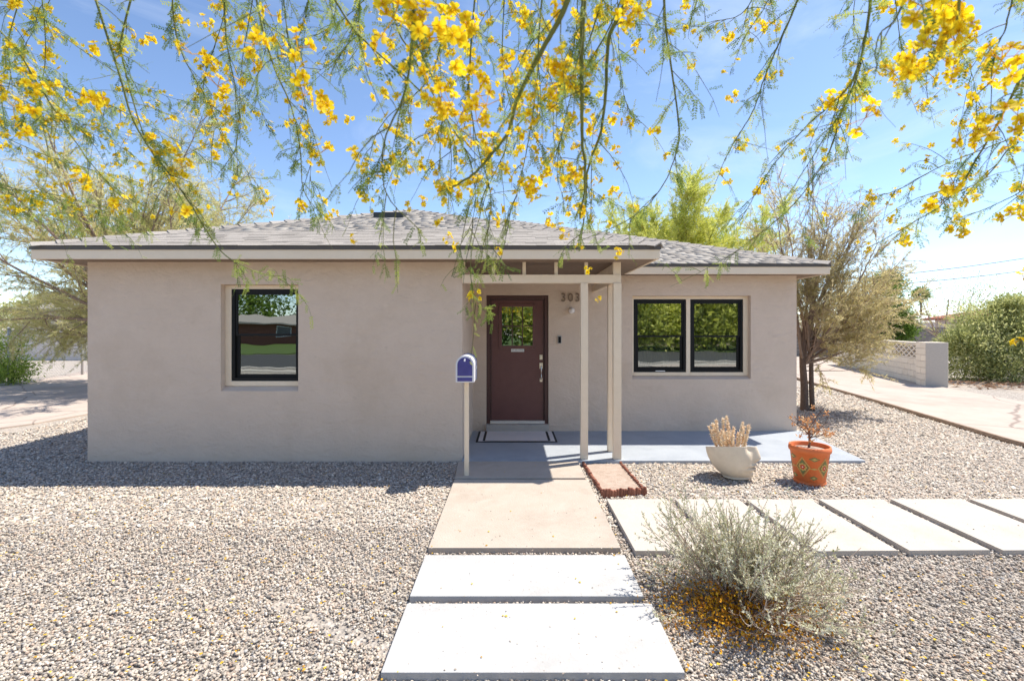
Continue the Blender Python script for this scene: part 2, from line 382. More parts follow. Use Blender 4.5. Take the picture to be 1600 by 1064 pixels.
for x0, x1, y0, y1 in [(XM-.2, XM, D1+.001, D2+.2), (XL, XL+.2, D1+.001, YB), (XR-.2, XR, D2+.001, YB), (XL+.2, XR-.2, YB-.2, YB)]:
    m = MB(); m.box(x0, x1, y0, y1, 0, ZT); hp(m.build('wall', M['stucco']))
m = MB(); m.box(XL+.2, XR-.2, D2+.2, YB-.2, ZT-.06, ZT-.02); m.box(XL+.2, XM-.2, D1+.2, D2+.2, ZT-.06, ZT-.02)
hp(m.build('ceiling', M['concrete_grey']))

# roof: front hip section and main hip section, slope SL
SL = 0.357; ZR = 2.80
AX0, AX1, AY = -6.0, 1.845, 5.87
BX1, BY = 5.115, 7.565
hw = (AX1 - AX0) / 2; ca = (AX0 + AX1) / 2
hm = (BX1 - AX0) / 2; cb = (AX0 + BX1) / 2; BYB = BY + 2 * hm
pkA = (ca, AY + hw, ZR + SL * hw); pkB = (cb, BY + hm, ZR + SL * hm)
YV = BY + hw                                  # where the front ridge dies into the main roof
rf = MB()
rf.add([(AX0,AY,ZR),(AX1,AY,ZR),pkA], [(0,1,2)])
rf.add([(AX1,AY,ZR),(AX1,BY,ZR),(ca,YV,ZR+SL*hw),pkA], [(0,1,2,3)])
rf.add([(AX1,BY,ZR),(BX1,BY,ZR),pkB,(ca,YV,ZR+SL*hw)], [(0,1,2,3)])
rf.add([(BX1,BY,ZR),(BX1,BYB,ZR),pkB], [(0,1,2)])
rf.add([(BX1,BYB,ZR),(AX0,BYB,ZR),pkB], [(0,1,2)])
rf.add([(AX0,BYB,ZR),(AX0,AY,ZR),pkA,(ca,YV,ZR+SL*hw),pkB], [(0,1,2,3,4)])
roof = hp(rf.build('roof', M['shingle']))
# shingles: courses on the two planes that face the photograph
EXP, TW = 0.135, 0.25
tabs = []
def courses(y0, tmax, xl, xr, w=TW):
    n = int(tmax * math.sqrt(1 + SL*SL) / EXP)
    for k in range(n + 1):
        t = k * EXP / math.sqrt(1 + SL*SL)
        a, b = xl(t + .04), xr(t + .04)
        x = a - random.uniform(0, w)
        while x < b:
            ww = w * random.uniform(0.6, 1.25)
            c, d = max(x, a), min(x + ww, b)
            if d - c > 0.03: tabs.append((c + .0015, d - .0015, y0 + t, ZR + SL * t, random.choice((.006,.008,.011,.007))))
            x += ww
courses(AY - .03, hw, lambda t: AX0 + t, lambda t: AX1 - t)
courses(BY - .03, hm, lambda t: (AX1 - t) if t < hw else AX0 + t, lambda t: BX1 - t)
ct, st_ = 1 / math.sqrt(1 + SL*SL), SL / math.sqrt(1 + SL*SL)
def tab_v(th):   # unit-width wedge: x 0..1, up the slope 0..EXP*1.35
    l = EXP * 1.35; vs = []
    for s, lo, hi in ((0, .001, th), (l, .001, .004)):
        for x in (0, 1):
            vs += [(x, s*ct - lo*st_, s*st_ + lo*ct), (x, s*ct - hi*st_, s*st_ + hi*ct)]
    return np.array(vs)
TF = [(0,2,3,1),(2,6,7,3),(6,4,5,7),(4,0,1,5),(1,3,7,5)]
tabs.sort(key=lambda q: q[2] + abs(q[0]) * 0.05)
tme = {}
field = NB()
for i, (c, d, y, z, th) in enumerate(tabs):
    if i < 300:
        if th not in tme:
            me = bpy.data.meshes.new('shingle'); me.from_pydata(tab_v(th).tolist(), [], TF); me.materials.append(M['shingle']); tme[th] = me
        o = bpy.data.objects.new('shingle', tme[th]); COL.objects.link(o)
        o.location = (c, y, z); o.scale = (d - c, 1, 1); hp(o)
    else:
        V = tab_v(th); V[:, 0] *= (d - c); V += (c, y, z); field.add(V, np.array(TF), random.random())
o = hp(field.build('shingle_field', M['shingle_f'])); o['kind'] = 'stuff'
# cap shingles along the hips
capm = bpy.data.meshes.new('ridge_cap')
capm.from_pydata([(0,-.13,-.03),(0,0,.035),(0,.13,-.03),(.30,-.13,-.045),(.30,0,.012),(.30,.13,-.045),(0,-.13,-.045),(0,0,.015),(0,.13,-.045)], [],
                 [(0,1,4,3),(1,2,5,4),(0,6,7,1),(1,7,8,2)]); capm.materials.append(M['shingle'])
def caps(p0, p1):
    p0, p1 = Vector(p0), Vector(p1); d = p1 - p0; n = int(d.length / 0.235)
    e = Vector((d.x, d.y, d.z)).to_track_quat('X', 'Z').to_euler()
    for i in range(n):
        o = bpy.data.objects.new('ridge_cap', capm); COL.objects.link(o)
        o.location = p0 + d * ((i + .1) / n) + Vector((0, 0, .012)); o.rotation_euler = e; hp(o)
caps((AX0-.02,AY-.02,ZR), pkA); caps((AX1+.02,AY-.02,ZR), pkA); caps((BX1+.02,BY-.02,ZR), pkB)
caps(pkA, (ca, YV, ZR+SL*hw)); caps((AX0, BYB, ZR), pkB)
# eaves: fascia boards, dark edge strip, soffit
def board(name, mat, *b, bevel=0.004):
    m = MB(); m.box(*b); return hp(m.build(name, mat, bevel=bevel))
board('fascia', M['fascia'], AX0, AX1, AY, AY+.03, EZ0, EZ1)
board('fascia', M['fascia'], AX0, AX0+.03, AY+.031, BYB, EZ0, EZ1)
board('fascia', M['fascia'], AX1-.03, AX1, AY+.031, BY-.001, EZ0, EZ1)
board('fascia', M['fascia'], AX1-.03, BX1, BY, BY+.03, EZ0, EZ1)
board('fascia', M['fascia'], BX1-.03, BX1, BY+.031, BYB, EZ0, EZ1)
for b in [(AX0-.012, AX1+.012, AY-.015, AY+.05), (AX0-.012, AX0+.05, AY+.051, BYB), (AX1-.05, AX1+.012, AY+.051, BY-.016), (AX1-.05, BX1+.012, BY-.015, BY+.05), (BX1-.05, BX1+.012, BY+.051, BYB)]:
    board('drip_edge', M['drip'], *b, EZ1+.002, ZR-.004, bevel=0)
sf = MB()
for b in [(AX0+.03, AX1-.03, AY+.03, D1-.002), (AX0+.03, XL-.002, D1-.002, BYB), (XM+.002, AX1-.03, D1-.002, D2-.002), (AX1-.03, BX1-.03, BY+.03, D2-.002), (XR+.002, BX1-.03, D2-.002, BYB)]:
    sf.box(*b, EZ0+.012, EZ0+.03)
hp(sf.build('soffit', M['soffit']))
# roof vent
m = MB(); tv = 1.9; yv = AY + tv + .9; zv = ZR + SL * (tv + .9)
m.add([(-2.52,yv-.12,zv-.02),(-1.98,yv-.12,zv-.02),(-1.98,yv+.22,zv+.10),(-2.52,yv+.22,zv+.10),(-2.52,yv-.12,zv+.075),(-1.98,yv-.12,zv+.075),(-1.98,yv+.22,zv+.15),(-2.52,yv+.22,zv+.15)],
      [(0,1,5,4),(1,2,6,5),(2,3,7,6),(3,0,4,7),(4,5,6,7)])
hp(m.build('roof_vent', plain('dark_vent', (.05,.048,.045), 0.6), bevel=0.01))

# porch: beam, short posts, long posts, side beam
BZ0, BZ1 = 2.372, 2.482
def xx(px, D): return (px - 800) / F * D
PX2 = 1.39
board('porch_beam', M['trim'], XM+.001, PX2+.05, D1-.03, D1+.06, BZ0, BZ1)
board('porch_beam', M['trim'], PX2-.045, PX2+.045, D1+.061, D2-.001, BZ0, BZ1)
for px in (724, 771, 819, 869, 916):
    c = xx(px, D1); board('short_post', M['trim'], c-.022, c+.022, D1-.008, D1+.04, BZ1+.001, EZ0+.011, bevel=.003)
board('short_post', M['trim'], PX2-.05, PX2+.05, D1-.02, D1+.05, BZ1+.001, EZ0+.011)
zp = .048
for c, y, w in [(xx(912.5, D1), D1-.0, .048), (PX2, D1-.002, .052), (PX2-.0, 6.62, .045)]:
    board('post', M['trim'], c-w, c+w, y-.045, y+.045, zp, BZ0-.001, bevel=.006)
for i in range(10):      # grooved boards closing the side of the porch gable
    y = D1 + .07 + i * .155
    if y + .15 < D2: board('side_board', M['fascia'], PX2-.012, PX2+.012, y, y+.147, BZ1+.001, EZ0+.011, bevel=.006)
m = MB(); m.prism([(XM+.001, D1-.09), (4.62, D1-.09), (4.86, D2-.12), (XR+.02, D2+.25), (XR+.001, D2-.001), (XM+.001, D2-.001)], -.05, .046)
prop(m.build('porch_floor', M['porch'], bevel=.008), kind='structure')
m = MB(); m.box(-.43, .613, D2-.09, D2+.2, .047, .165); hp(m.build('door_step', M['concrete_grey'], bevel=.01))

# windows
def glass():
    m, t, b = nodes('window_glass'); t.nodes.remove(b); N = t.nodes.new; K = t.links.new
    gl = N('ShaderNodeBsdfGlossy'); gl.inputs['Roughness'].default_value = 0.0; gl.inputs['Color'].default_value = (.86,.93,.9,1)
    tr = N('ShaderNodeBsdfTransparent'); tr.inputs['Color'].default_value = (.62,.68,.66,1)
    fr = N('ShaderNodeFresnel'); fr.inputs['IOR'].default_value = 1.9
    ad = N('ShaderNodeMapRange'); ad.inputs[1].default_value = 0; ad.inputs[2].default_value = 1; ad.inputs[3].default_value = .36; ad.inputs[4].default_value = 1
    co = N('ShaderNodeTexCoord'); ns = N('ShaderNodeTexNoise'); ns.inputs['Scale'].default_value = 2.2; ns.inputs['Detail'].default_value = 1
    bp = N('ShaderNodeBump'); bp.inputs['Strength'].default_value = .03; bp.inputs['Distance'].default_value = .05
    K(co.outputs['Object'], ns.inputs['Vector']); K(ns.outputs['Fac'], bp.inputs['Height']); K(bp.outputs[0], gl.inputs['Normal'])
    ms = N('ShaderNodeMixShader'); K(fr.outputs[0], ad.inputs[0]); K(ad.outputs[0], ms.inputs[0]); K(tr.outputs[0], ms.inputs[1]); K(gl.outputs[0], ms.inputs[2])
    K(ms.outputs[0], t.nodes['Material Output'].inputs['Surface']); return m
M['glass'] = glass()
def window(x0, x1, z0, z1, y, zm, parent):
    """double-hung unit: black frame with upper (outer) and lower (inner) sash, panes"""
    f = MB(); fw = .042
    f.box(x0, x0+fw, y, y+.07, z0, z1); f.box(x1-fw, x1, y, y+.07, z0, z1); f.box(x0+fw, x1-fw, y, y+.07, z1-fw, z1); f.box(x0+fw, x1-fw, y, y+.07, z0, z0+fw)
    fr = f.build('frame', M['black'], parent, bevel=.003)
    for (c, d, yy, w, nm) in ((zm-.02, z1-fw, y+.012, .03, 'upper_sash'), (z0+fw, zm+.03, y+.036, .045, 'lower_sash')):
        a, b = x0+fw+.001, x1-fw-.001; s = MB()
        s.box(a, a+w, yy, yy+.022, c, d); s.box(b-w, b, yy, yy+.022, c, d); s.box(a+w, b-w, yy, yy+.022, d-w, d); s.box(a+w, b-w, yy, yy+.022, c, c+w)
        s.build(nm, M['black'], parent, bevel=.002)
        p = MB(); p.add([(a+w-.004,yy+.012,c+w-.004),(b-w+.004,yy+.012,c+w-.004),(b-w+.004,yy+.012,d-w+.004),(a+w-.004,yy+.012,d-w+.004)], [(0,1,2,3)])
        p.build('pane', M['glass'], parent)
def wroot():
    o = bpy.data.objects.new('window', None); COL.objects.link(o); return hp(o)
w1 = wroot()
window(-3.777, -2.842, 1.067, 2.300, D1+.10, 1.69, w1)
t = MB(); t.box(-3.861, -3.779, D1+.09, D1+.15, 1.0, 2.354); t.box(-3.779, -2.838, D1+.09, D1+.15, 2.302, 2.354); t.box(-3.779, -2.838, D1+.085, D1+.15, .999, 1.065)
t.build('trim', M['trim'], w1, bevel=.004)
w2 = wroot()
window(2.068, 2.958, 1.024, 2.259, D2+.10, 1.637, w2); window(3.03, 3.926, 1.024, 2.259, D2+.10, 1.637, w2)
t = MB(); t.box(2.022, 2.066, D2+.09, D2+.15, .963, 2.312); t.box(2.96, 3.028, D2+.09, D2+.15, .963, 2.312); t.box(3.928, 4.008, D2+.09, D2+.15, .963, 2.312)
for a, b in ((2.066, 2.96), (3.028, 3.928)):
    t.box(a, b, D2+.09, D2+.15, 2.261, 2.312); t.box(a, b, D2+.085, D2+.15, .963, 1.022)
t.build('trim', M['trim'], w2, bevel=.004)
m = MB(); m.box(2.44, 2.60, D2+.092, D2+.099, 1.036, 1.05); m.build('vent_label', plain('white_sticker', (.75,.75,.74)), w2)
# rooms behind the glass, their unlit gloom put into a dark colour; curtains
M['room'] = plain('unlit_room_tone', (.07,.06,.05), 0.9)
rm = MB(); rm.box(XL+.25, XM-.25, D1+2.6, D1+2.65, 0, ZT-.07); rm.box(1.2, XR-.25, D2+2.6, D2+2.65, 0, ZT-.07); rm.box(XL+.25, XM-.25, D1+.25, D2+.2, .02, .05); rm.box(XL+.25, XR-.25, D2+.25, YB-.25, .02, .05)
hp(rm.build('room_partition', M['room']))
cv = []; n = 160
for x0, x1, y, z0, z1 in [(2.0, 2.75, D2+.34, .9, 2.35), (3.05, 4.05, D2+.34, .9, 2.35)]:
    q = NB(); xs = np.linspace(x0, x1, n); ys = y + .035*np.sin(xs*42) + .015*np.sin(xs*97+1)
    V = np.concatenate([np.stack([xs, ys, np.full(n, z0)], 1), np.stack([xs, ys, np.full(n, z1)], 1)])
    i = np.arange(n-1); q.add(V, np.stack([i, i+1, i+1+n, i+n], 1), .5)
    hp(q.build('curtain', ramp_mat('sheer_curtain', [(0,(.5,.5,.46)),(1,(.62,.62,.58))], .9, .45), smooth=True))

# front door
door = bpy.data.objects.new('front_door', None); COL.objects.link(door); hp(door)
f = MB(); y0, y1 = D2+.02, D2+.16
f.box(-.43, -.368, y0, y1, .166, 2.32); f.box(.55, .611, y0, y1, .166, 2.32); f.box(-.368, .55, y0, y1, 2.258, 2.32)
f.box(-.368, -.345, y0+.05, y1, .166, 2.258); f.box(.527, .55, y0+.05, y1, .166, 2.258); f.box(-.345, .527, y0+.05, y1, 2.235, 2.258)
hp(f.build('door_frame', M['doorframe'], bevel=.004))
m = MB(); m.box(-.368, .55, D2+.01, D2+.15, .167, .21); hp(m.build('threshold', plain('aluminium_threshold', (.75,.7,.62), .4), bevel=.004))
yd = D2 + .075
dx0, dx1, dz0, dz1 = -.352, .538, .214, 2.25
gx0, gx1, gz0, gz1 = -.205, .385, 1.44, 2.165
s = MB(); s.box(dx0, gx0, yd, yd+.045, dz0, dz1); s.box(gx1, dx1, yd, yd+.045, dz0, dz1); s.box(gx0, gx1, yd, yd+.045, dz0, gz0); s.box(gx0, gx1, yd, yd+.045, gz1, dz1)
s.build('slab', M['door'], door)
s = MB(); w = .035
s.box(gx0-.02, gx0+w, yd-.014, yd+.03, gz0-.02, gz1+.02); s.box(gx1-w, gx1+.02, yd-.014, yd+.03, gz0-.02, gz1+.02); s.box(gx0+w, gx1-w, yd-.014, yd+.03, gz1-w, gz1+.02); s.box(gx0+w, gx1-w, yd-.014, yd+.03, gz0-.02, gz0+w)
s.build('window_moulding', M['door'], door, bevel=.006)
ix0, ix1, iz0, iz1 = gx0+w, gx1-w, gz0+w, gz1-w
cw = (ix1-ix0)/3; rh = (iz1-iz0)/2
s = MB()
for k in (1, 2): s.box(ix0+cw*k-.009, ix0+cw*k+.009, yd-.008, yd+.03, iz0, iz1)
for k in range(3): s.box(ix0+cw*k+(.0095 if k else 0), ix0+cw*(k+1)-(.0095 if k<2 else 0), yd-.006, yd+.028, iz0+rh-.009, iz0+rh+.009)
s.build('muntin', M['doorframe'], door)
for k in range(3):
    for r_ in range(2):
        p = MB(); a, b, c, d = ix0+cw*k, ix0+cw*(k+1), iz0+rh*r_, iz0+rh*(r_+1)
        p.add([(a,yd+.012,c),(b,yd+.012,c),(b,yd+.012,d),(a,yd+.012,d)], [(0,1,2,3)]); p.build('pane', M['glass'], door)
def hx(px, D=7.96): return (px-800)/F*D
def hz(py, D=7.96): return H+(510-py)/F*D
def text(body, size, loc, mat, name, parent, ext=.004, bev=0, align='CENTER'):
    c = bpy.data.curves.new(name, 'FONT'); c.body = body; c.size = size; c.extrude = ext; c.bevel_depth = bev; c.align_x = align; c.align_y = 'CENTER'; c.resolution_u = 4
    o = bpy.data.objects.new(name, c); COL.objects.link(o); dg = bpy.context.evaluated_depsgraph_get()
    me = bpy.data.meshes.new_from_object(o.evaluated_get(dg)); bpy.data.objects.remove(o); me.materials.clear(); me.materials.append(mat)
    o = bpy.data.objects.new(name, me); COL.objects.link(o); o.location = loc; o.rotation_euler = (R(90), 0, 0)
    if parent: o.parent = parent
    return o
m = MB(); m.box(-.015, .205, yd-.006, yd-.001, 1.37, 1.418); m.build('sign_plate', plain('white_plastic', (.82,.81,.78), .4), door, bevel=.002)
text('NO SOLICITING', .028, (.095, yd-.0065, 1.394), M['black'], 'sign_lettering', door, .0006)
h = MB(); h.box(hx(843.2), hx(847.6), yd-.012, yd-.001, hz(562), hz(554.5)); h.lathe([(.016,0),(.016,.02),(.0,.022)], 12, hx(845.3), 0, 0)
V = h.v[-1].copy(); h.v[-1] = np.stack([V[:,0], yd-.012-V[:,2], hz(558)+V[:,1]], 1)
h.build('deadbolt', M['brass'], door, bevel=.002)
h = MB(); h.box(hx(843.0), hx(848), yd-.01, yd-.001, hz(576), hz(567)); h.box(hx(843.5), hx(847.5), yd-.008, yd-.001, hz(596.5), hz(590.5))
h.tube([(hx(845.5), yd-.008, hz(572)), (hx(845.5), yd-.045, hz(573)), (hx(845.5), yd-.062, hz(578)), (hx(845.5), yd-.062, hz(588)), (hx(845.5), yd-.045, hz(593)), (hx(845.5), yd-.008, hz(594))], .011, 8)
h.tube([(hx(845.5), yd-.005, hz(570)), (hx(845.5), yd-.05, hz(569.5))], .008, 6)
h.build('door_handle', M['brass'], door, bevel=.001)

# house number, porch light, doorbell (fixed to the house wall)
hn = bpy.data.objects.new('house_number', None); COL.objects.link(hn); hp(hn)
M['numeral'] = plain('bronze_numerals', (.27,.20,.15), .5, .5, .5)
for d, px in (('3', 880.5), ('0', 891.5), ('3', 902.5)):
    o = text(d, .20, (hx(px, 7.87), D2-.022, hz(465.5, 7.87)), M['numeral'], 'digit', hn, .007, .0015)
    o.scale = (.92, 1, 1)
lm = MB(); lm.lathe([(.045,0),(.05,.012),(.05,.03),(.03,.045),(.03,.06)], 20)
V = lm.v[-1].copy(); lm.v[-1] = np.stack([V[:,0]+hx(892.5,7.87), D2-.001-V[:,2], hz(485,7.87)+V[:,1]], 1)
lbase = hp(lm.build('porch_light', M['trim'], smooth=True))
gb = MB(); gb.lathe([(.004,-.054),(.03,-.045),(.048,-.02),(.053,0),(.048,.022),(.03,.046),(.004,.054)], 20)
V = gb.v[-1].copy(); gb.v[-1] = np.stack([V[:,0]+hx(892.5,7.87), D2-.085-V[:,2], hz(485.5,7.87)+V[:,1]], 1)
o = gb.build('globe', plain('frosted_globe', (.85,.78,.74), .25), smooth=True); o.parent = lbase
bb = MB(); bb.box(hx(871.5,7.87), hx(877.5,7.87), D2-.024, D2-.001, hz(537,7.87), hz(524.5,7.87)); db = hp(bb.build('doorbell', plain('grey_plastic', (.45,.44,.43), .35), bevel=.008))
bb = MB(); bb.box(hx(872.3,7.87), hx(876.7,7.87), D2-.027, D2-.0245, hz(536,7.87), hz(526,7.87)); o = bb.build('faceplate', M['black'], bevel=.001); o.parent = db; o.matrix_parent_inverse = Matrix.Identity(4)
o.parent = db

# ------------------------------------------------------------------ things by the door
mat_t = empty('doormat', (.07, 7.48, .047), 'pale grey doormat with two black border stripes on the blue porch', 'doormat')
x0, x1, ya, yb = -.62, .62, -.36, .36
m = MB(); m.box(x0, x1, ya, yb, 0, .008); m.build('base', plain('black_rubber', (.02,.02,.022), .8), mat_t)
m = MB()
for a, b, c, d in [(x0+.035, x0+.10, ya+.03, yb-.03), (x1-.10, x1-.035, ya+.03, yb-.03), (x0+.10, x1-.10, ya+.03, ya+.035), (x0+.14, x1-.14, ya+.03, yb-.03)]:
    m.box(a, b, c, d, .0082, .013)
m.build('pile', noise_mat('grey_mat_pile', (.66,.63,.62), (.76,.73,.72), 60, .95, .5, 160), mat_t)

mb = empty('mailbox', (-.535, 5.56, 0), 'purple-blue arched mailbox with white trim on a slim cream post', 'mailbox')
m = MB(); m.box(-.026, .026, -.026, .026, 0, 1.165); m.build('post', M['trim'], mb, bevel=.004)
M['mb_white'] = plain('white_metal_paint', (.76,.75,.78), .4)
M['mb_blue'] = noise_mat('violet_blue_paint', (.055,.05,.22), (.075,.07,.28), 8, .35, .05, 50, .5)
def arch(w, h0, h1, n=14):
    r = w / 2; pts = [(-r, h0), (r, h0)]
    for i in range(n + 1):
        a = pi * i / n; pts.append((r * cos(a), h1 - r + r * sin(a)))
    return pts
def arch_solid(mb_, w, h0, h1, y0, y1):
    p = arch(w, h0, h1); n = len(p)
    V = [(x, y0, z) for x, z in p] + [(x, y1, z) for x, z in p]
    mb_.add(V, [tuple(range(n)), tuple(range(2*n-1, n-1, -1))] + [(i, n+i, n+(i+1)%n, (i+1)%n) for i in range(n)])
m = MB(); arch_solid(m, .208, 1.165, 1.468, -.225, .235); m.build('body', M['mb_white'], mb, bevel=.003)
m = MB(); arch_solid(m, .216, 1.16, 1.474, .16, .20); m.build('rear_band', M['mb_blue'], mb)
m = MB(); arch_solid(m, .168, 1.238, 1.448, -.232, -.226); dr = m.build('door', M['mb_blue'], mb)
m = MB(); m.box(-.084, .084, -.232, -.226, 1.178, 1.222); m.build('lower_panel', M['mb_blue'], mb)
m = MB(); m.tube([(0, -.233, 1.425), (0, -.255, 1.425), (0, -.258, 1.405)], .009, 8); o = m.build('knob', M['mb_white'], dr)
m = MB(); m.box(.109, .114, -.02, .09, 1.30, 1.33); m.build('flag', M['mb_white'], mb)

# planting bed with a stake edging
bed = empty('garden_bed', (1.0, 5.3, 0), 'small bare soil bed edged with short red-brown stakes beside the front walk', 'garden bed')
A_, B_, C_, D_ = gp(912, 724, .04), gp(970, 724, .04), gp(1008, 768, .04), gp(944, 772, .04)
m = MB(); m.prism([D_, C_, B_, A_], -.02, .035); o = m.build('soil', M['soil'], None); o.parent = bed; o.matrix_parent_inverse = Matrix.Translation(-bed.location)
M['stake'] = noise_mat('redwood_stakes', (.23,.085,.055), (.36,.16,.10), 16, .85, .4, 60, rnd=.3)
stm = MB(); stm.lathe([(.016,0),(.019,.02),(.019,.085),(.014,.095),(.005,.098)], 8); sm_o = stm.build('stake', M['stake'], bed); stake_me = sm_o.data; bpy.data.objects.remove(sm_o)
def stakes(a, b, step, h=1.0):
    a, b = Vector((*a, 0)), Vector((*b, 0)); n = int((b - a).length / step)
    for i in range(n + 1):
        p = a.lerp(b, i / n); o = bpy.data.objects.new('stake', stake_me); COL.objects.link(o)
        o.location = p - bed.location + Vector((0, random.uniform(-.004,.004), -.012)); o.scale = (1, 1, h * random.uniform(.85, 1.1)); o.rotation_euler = (random.uniform(-.06,.06), random.uniform(-.06,.06), random.random()*6); o.parent = bed
stakes(D_, C_, .030, 1.05); stakes(D_, A_, .045, .75); stakes(C_, B_, .045, .75)

# face-shaped planter
hpn = empty('face_planter', (2.59, 5.6, 0), 'cream bowl planter shaped as the lower half of a face', 'planter')
def face_planter():
    nt, nh = 120, 72; V = []
    face = -0.64                                         # the face looks right and towards the street
    def ring(h, inner=0.0):
        u = h / .40
        r = .262 * (1 - (1 - min(u,1)) ** 2.5) ** 0.52
        r = max(r, .145 * min(1, .45 + u * 7)) - inner
        off = .075 * (1 - u) ** 1.3
        out = []
        for i in range(nt):
            t = 2*pi*i/nt; d = (t - face + pi) % (2*pi) - pi
            b = 0.0
            nose = .068 * math.exp(-(d/.17)**2) * (1/(1+math.exp(-(u-.60)*40))) * (1 - .55*max(0, (u-.68)/.32))
            lips = .034 * math.exp(-(d/.40)**2) * (math.exp(-((u-.49)/.045)**2) + 1.05*math.exp(-((u-.375)/.055)**2))
            groove = -.032 * math.exp(-(d/.50)**2) * math.exp(-((u-.435)/.024)**2)
            chin = .034 * math.exp(-(d/.34)**2) * math.exp(-((u-.16)/.12)**2)
            under = -.012 * math.exp(-(d/.4)**2) * math.exp(-((u-.29)/.05)**2)
            eye = -.022 * (math.exp(-((d-.42)/.16)**2) + math.exp(-((d+.42)/.16)**2)) * math.exp(-((u-.93)/.10)**2)
            cheek = .012 * (math.exp(-((d-.55)/.22)**2) + math.exp(-((d+.55)/.22)**2)) * math.exp(-((u-.66)/.16)**2)
            if inner == 0: b = nose + lips + groove + chin + under + eye + cheek
            rr = r + b
            x, y = rr*cos(t)*1.02, rr*sin(t)*.92
            Y = y + off*sin(face); out.append((x + off*cos(face), Y, h*(.93 - .62*Y*min(1,h/.3))))
        return out
    hs = [.40 * (i/nh)**1.15 for i in range(nh+1)]
    for h in hs: V += ring(h)
    V += ring(.40, .03); V += ring(.33, .035)
    rows = len(hs) + 2; Fs = [tuple(range(nt))[::-1]]
    for j in range(rows - 1):
        for i in range(nt):
            k = (i+1) % nt; Fs.append((j*nt+i, j*nt+k, (j+1)*nt+k, (j+1)*nt+i))
    return V, Fs
V, Fs = face_planter()
m = MB(); m.add(V, Fs); o = m.build('bowl', noise_mat('cream_ceramic', (.68,.57,.43), (.78,.67,.52), 7, .7, .12, 60, .3, c3=(.58,.49,.38), s3=3), hpn)
o.data.polygons.foreach_set('use_smooth', [True]*len(o.data.polygons))
m = MB(); m.lathe([(.215,.300),(.12,.31),(.01,.315)], 32, 0, 0, 0); V_ = m.v[-1]; V_[:,2] -= V_[:,1]*.22; m.build('soil', M['soil'], hpn)

# painted terracotta pot
tp = empty('terracotta_pot', (3.43, 5.42, 0), 'orange terracotta pot painted with green and gold diamond motifs', 'pot')
m = MB(); prof = [(.135,0),(.16,.0),(.165,.03),(.152,.045),(.158,.05),(.198,.37),(.212,.375),(.216,.40),(.210,.435),(.198,.437),(.192,.43),(.185,.38)]
m.lathe(prof, 40, close=False); m.lathe([(.002,.002),(.135,.0)], 40, close=False); o = m.build('pot', M['terracotta'], tp); o.data.polygons.foreach_set('use_smooth', [True]*len(o.data.polygons))
m = MB(); m.lathe([(.19,.385),(.1,.40),(.005,.405)], 28); m.build('soil', M['soil'], tp)
def on_pot(th, h, lift=.0015):
    r = .158 + (h-.05)/.32*.04 + lift; return (r*cos(th), r*sin(th), h)
def lozenge(name, mat, th, h, w, hh, lift, hole=0):
    n = 24; V = []; Fs = []
    for k, sc in enumerate((1.0, hole)):
        for i in range(n):
            a = 2*pi*i/n; c_, s_ = cos(a), sin(a); q = 1/(abs(c_)+abs(s_))
            V.append(on_pot(th + w*c_*q*sc/.18, h + hh*s_*q*sc, lift))
    for i in range(n): Fs.append((i, (i+1)%n, n+(i+1)%n, n+i))
    m = MB(); m.add(V, Fs); return m.build(name, mat, tp)
def petal_dots(name, mat, th, h, rad, r0, n, lift):
    m = MB()
    for k in range(n):
        a = 2*pi*k/n; cx, cz = rad*cos(a), rad*sin(a); V = [on_pot(th+cx/.18, h+cz, lift)]
        V += [on_pot(th+(cx+r0*cos(b*pi/5))/.18, h+cz+r0*sin(b*pi/5), lift) for b in range(10)]
        m.add(V, [(0, i+1, (i+1)%10+1) for i in range(10)])
    return m.build(name, mat, tp)
gold = plain('gold_glaze', (.55,.36,.10), .4); grn = plain('olive_glaze', (.16,.19,.06), .4); redg = plain('red_glaze', (.6,.05,.02), .4); cream = plain('cream_glaze', (.75,.66,.5), .4)
for k in range(5):
    th = -pi/2 - .95 + k * 2*pi/5
    lozenge('diamond_border', gold, th, .215, .078, .115, .0012, .86); lozenge('diamond', grn, th, .215, .060, .088, .0014, .0)
    petal_dots('flower_motif', gold, th, .215, .034, .013, 8, .0022); petal_dots('flower_motif', redg, th, .215, .017, .011, 5, .003); petal_dots('flower_motif', cream, th, .215, 0, .008, 1, .0036)
    lozenge('leaf_motif', grn, th + pi/5, .315, .055, .026, .0012, .0); lozenge('leaf_motif', gold, th + pi/5, .315, .028, .014, .0020, .0)
    lozenge('leaf_motif', grn, th + pi/5, .10, .045, .026, .0012, .0); lozenge('leaf_motif', gold, th + pi/5, .10, .022, .014, .0020, .0)
    lozenge('leaf_motif', gold, th + pi/5, .205, .05, .010, .0012, .0)

# ------------------------------------------------------------------ gravel (nobody could count it)
ICO_V, ICO_F = None, None
def ico():
    bm = bmesh.new(); bmesh.ops.create_icosphere(bm, subdivisions=1, radius=1)
    v = np.array([x.co[:] for x in bm.verts]); bm.verts.index_update(); f = np.array([[q.index for q in x.verts] for x in bm.faces]); bm.free(); return v, f
ICO_V, ICO_F = ico()
OCT_V = np.array([(1,0,0),(-1,0,0),(0,1,0),(0,-1,0),(0,0,1),(0,0,-1)], float)
OCT_F = np.array([(0,2,4),(2,1,4),(1,3,4),(3,0,4)])
PAL = np.array([(.42,.37,.31),(.50,.445,.38),(.36,.32,.28),(.27,.25,.23),(.15,.14,.13),(.56,.52,.47),(.47,.36,.28),(.33,.25,.20),(.31,.31,.31),(.62,.56,.48),(.21,.19,.165)])
PAL = PAL ** .80 * np.array([1.0,.955,.905])
PW = np.array([16,16,12,10,9,10,9,6,8,7,7], float); PW /= PW.sum()
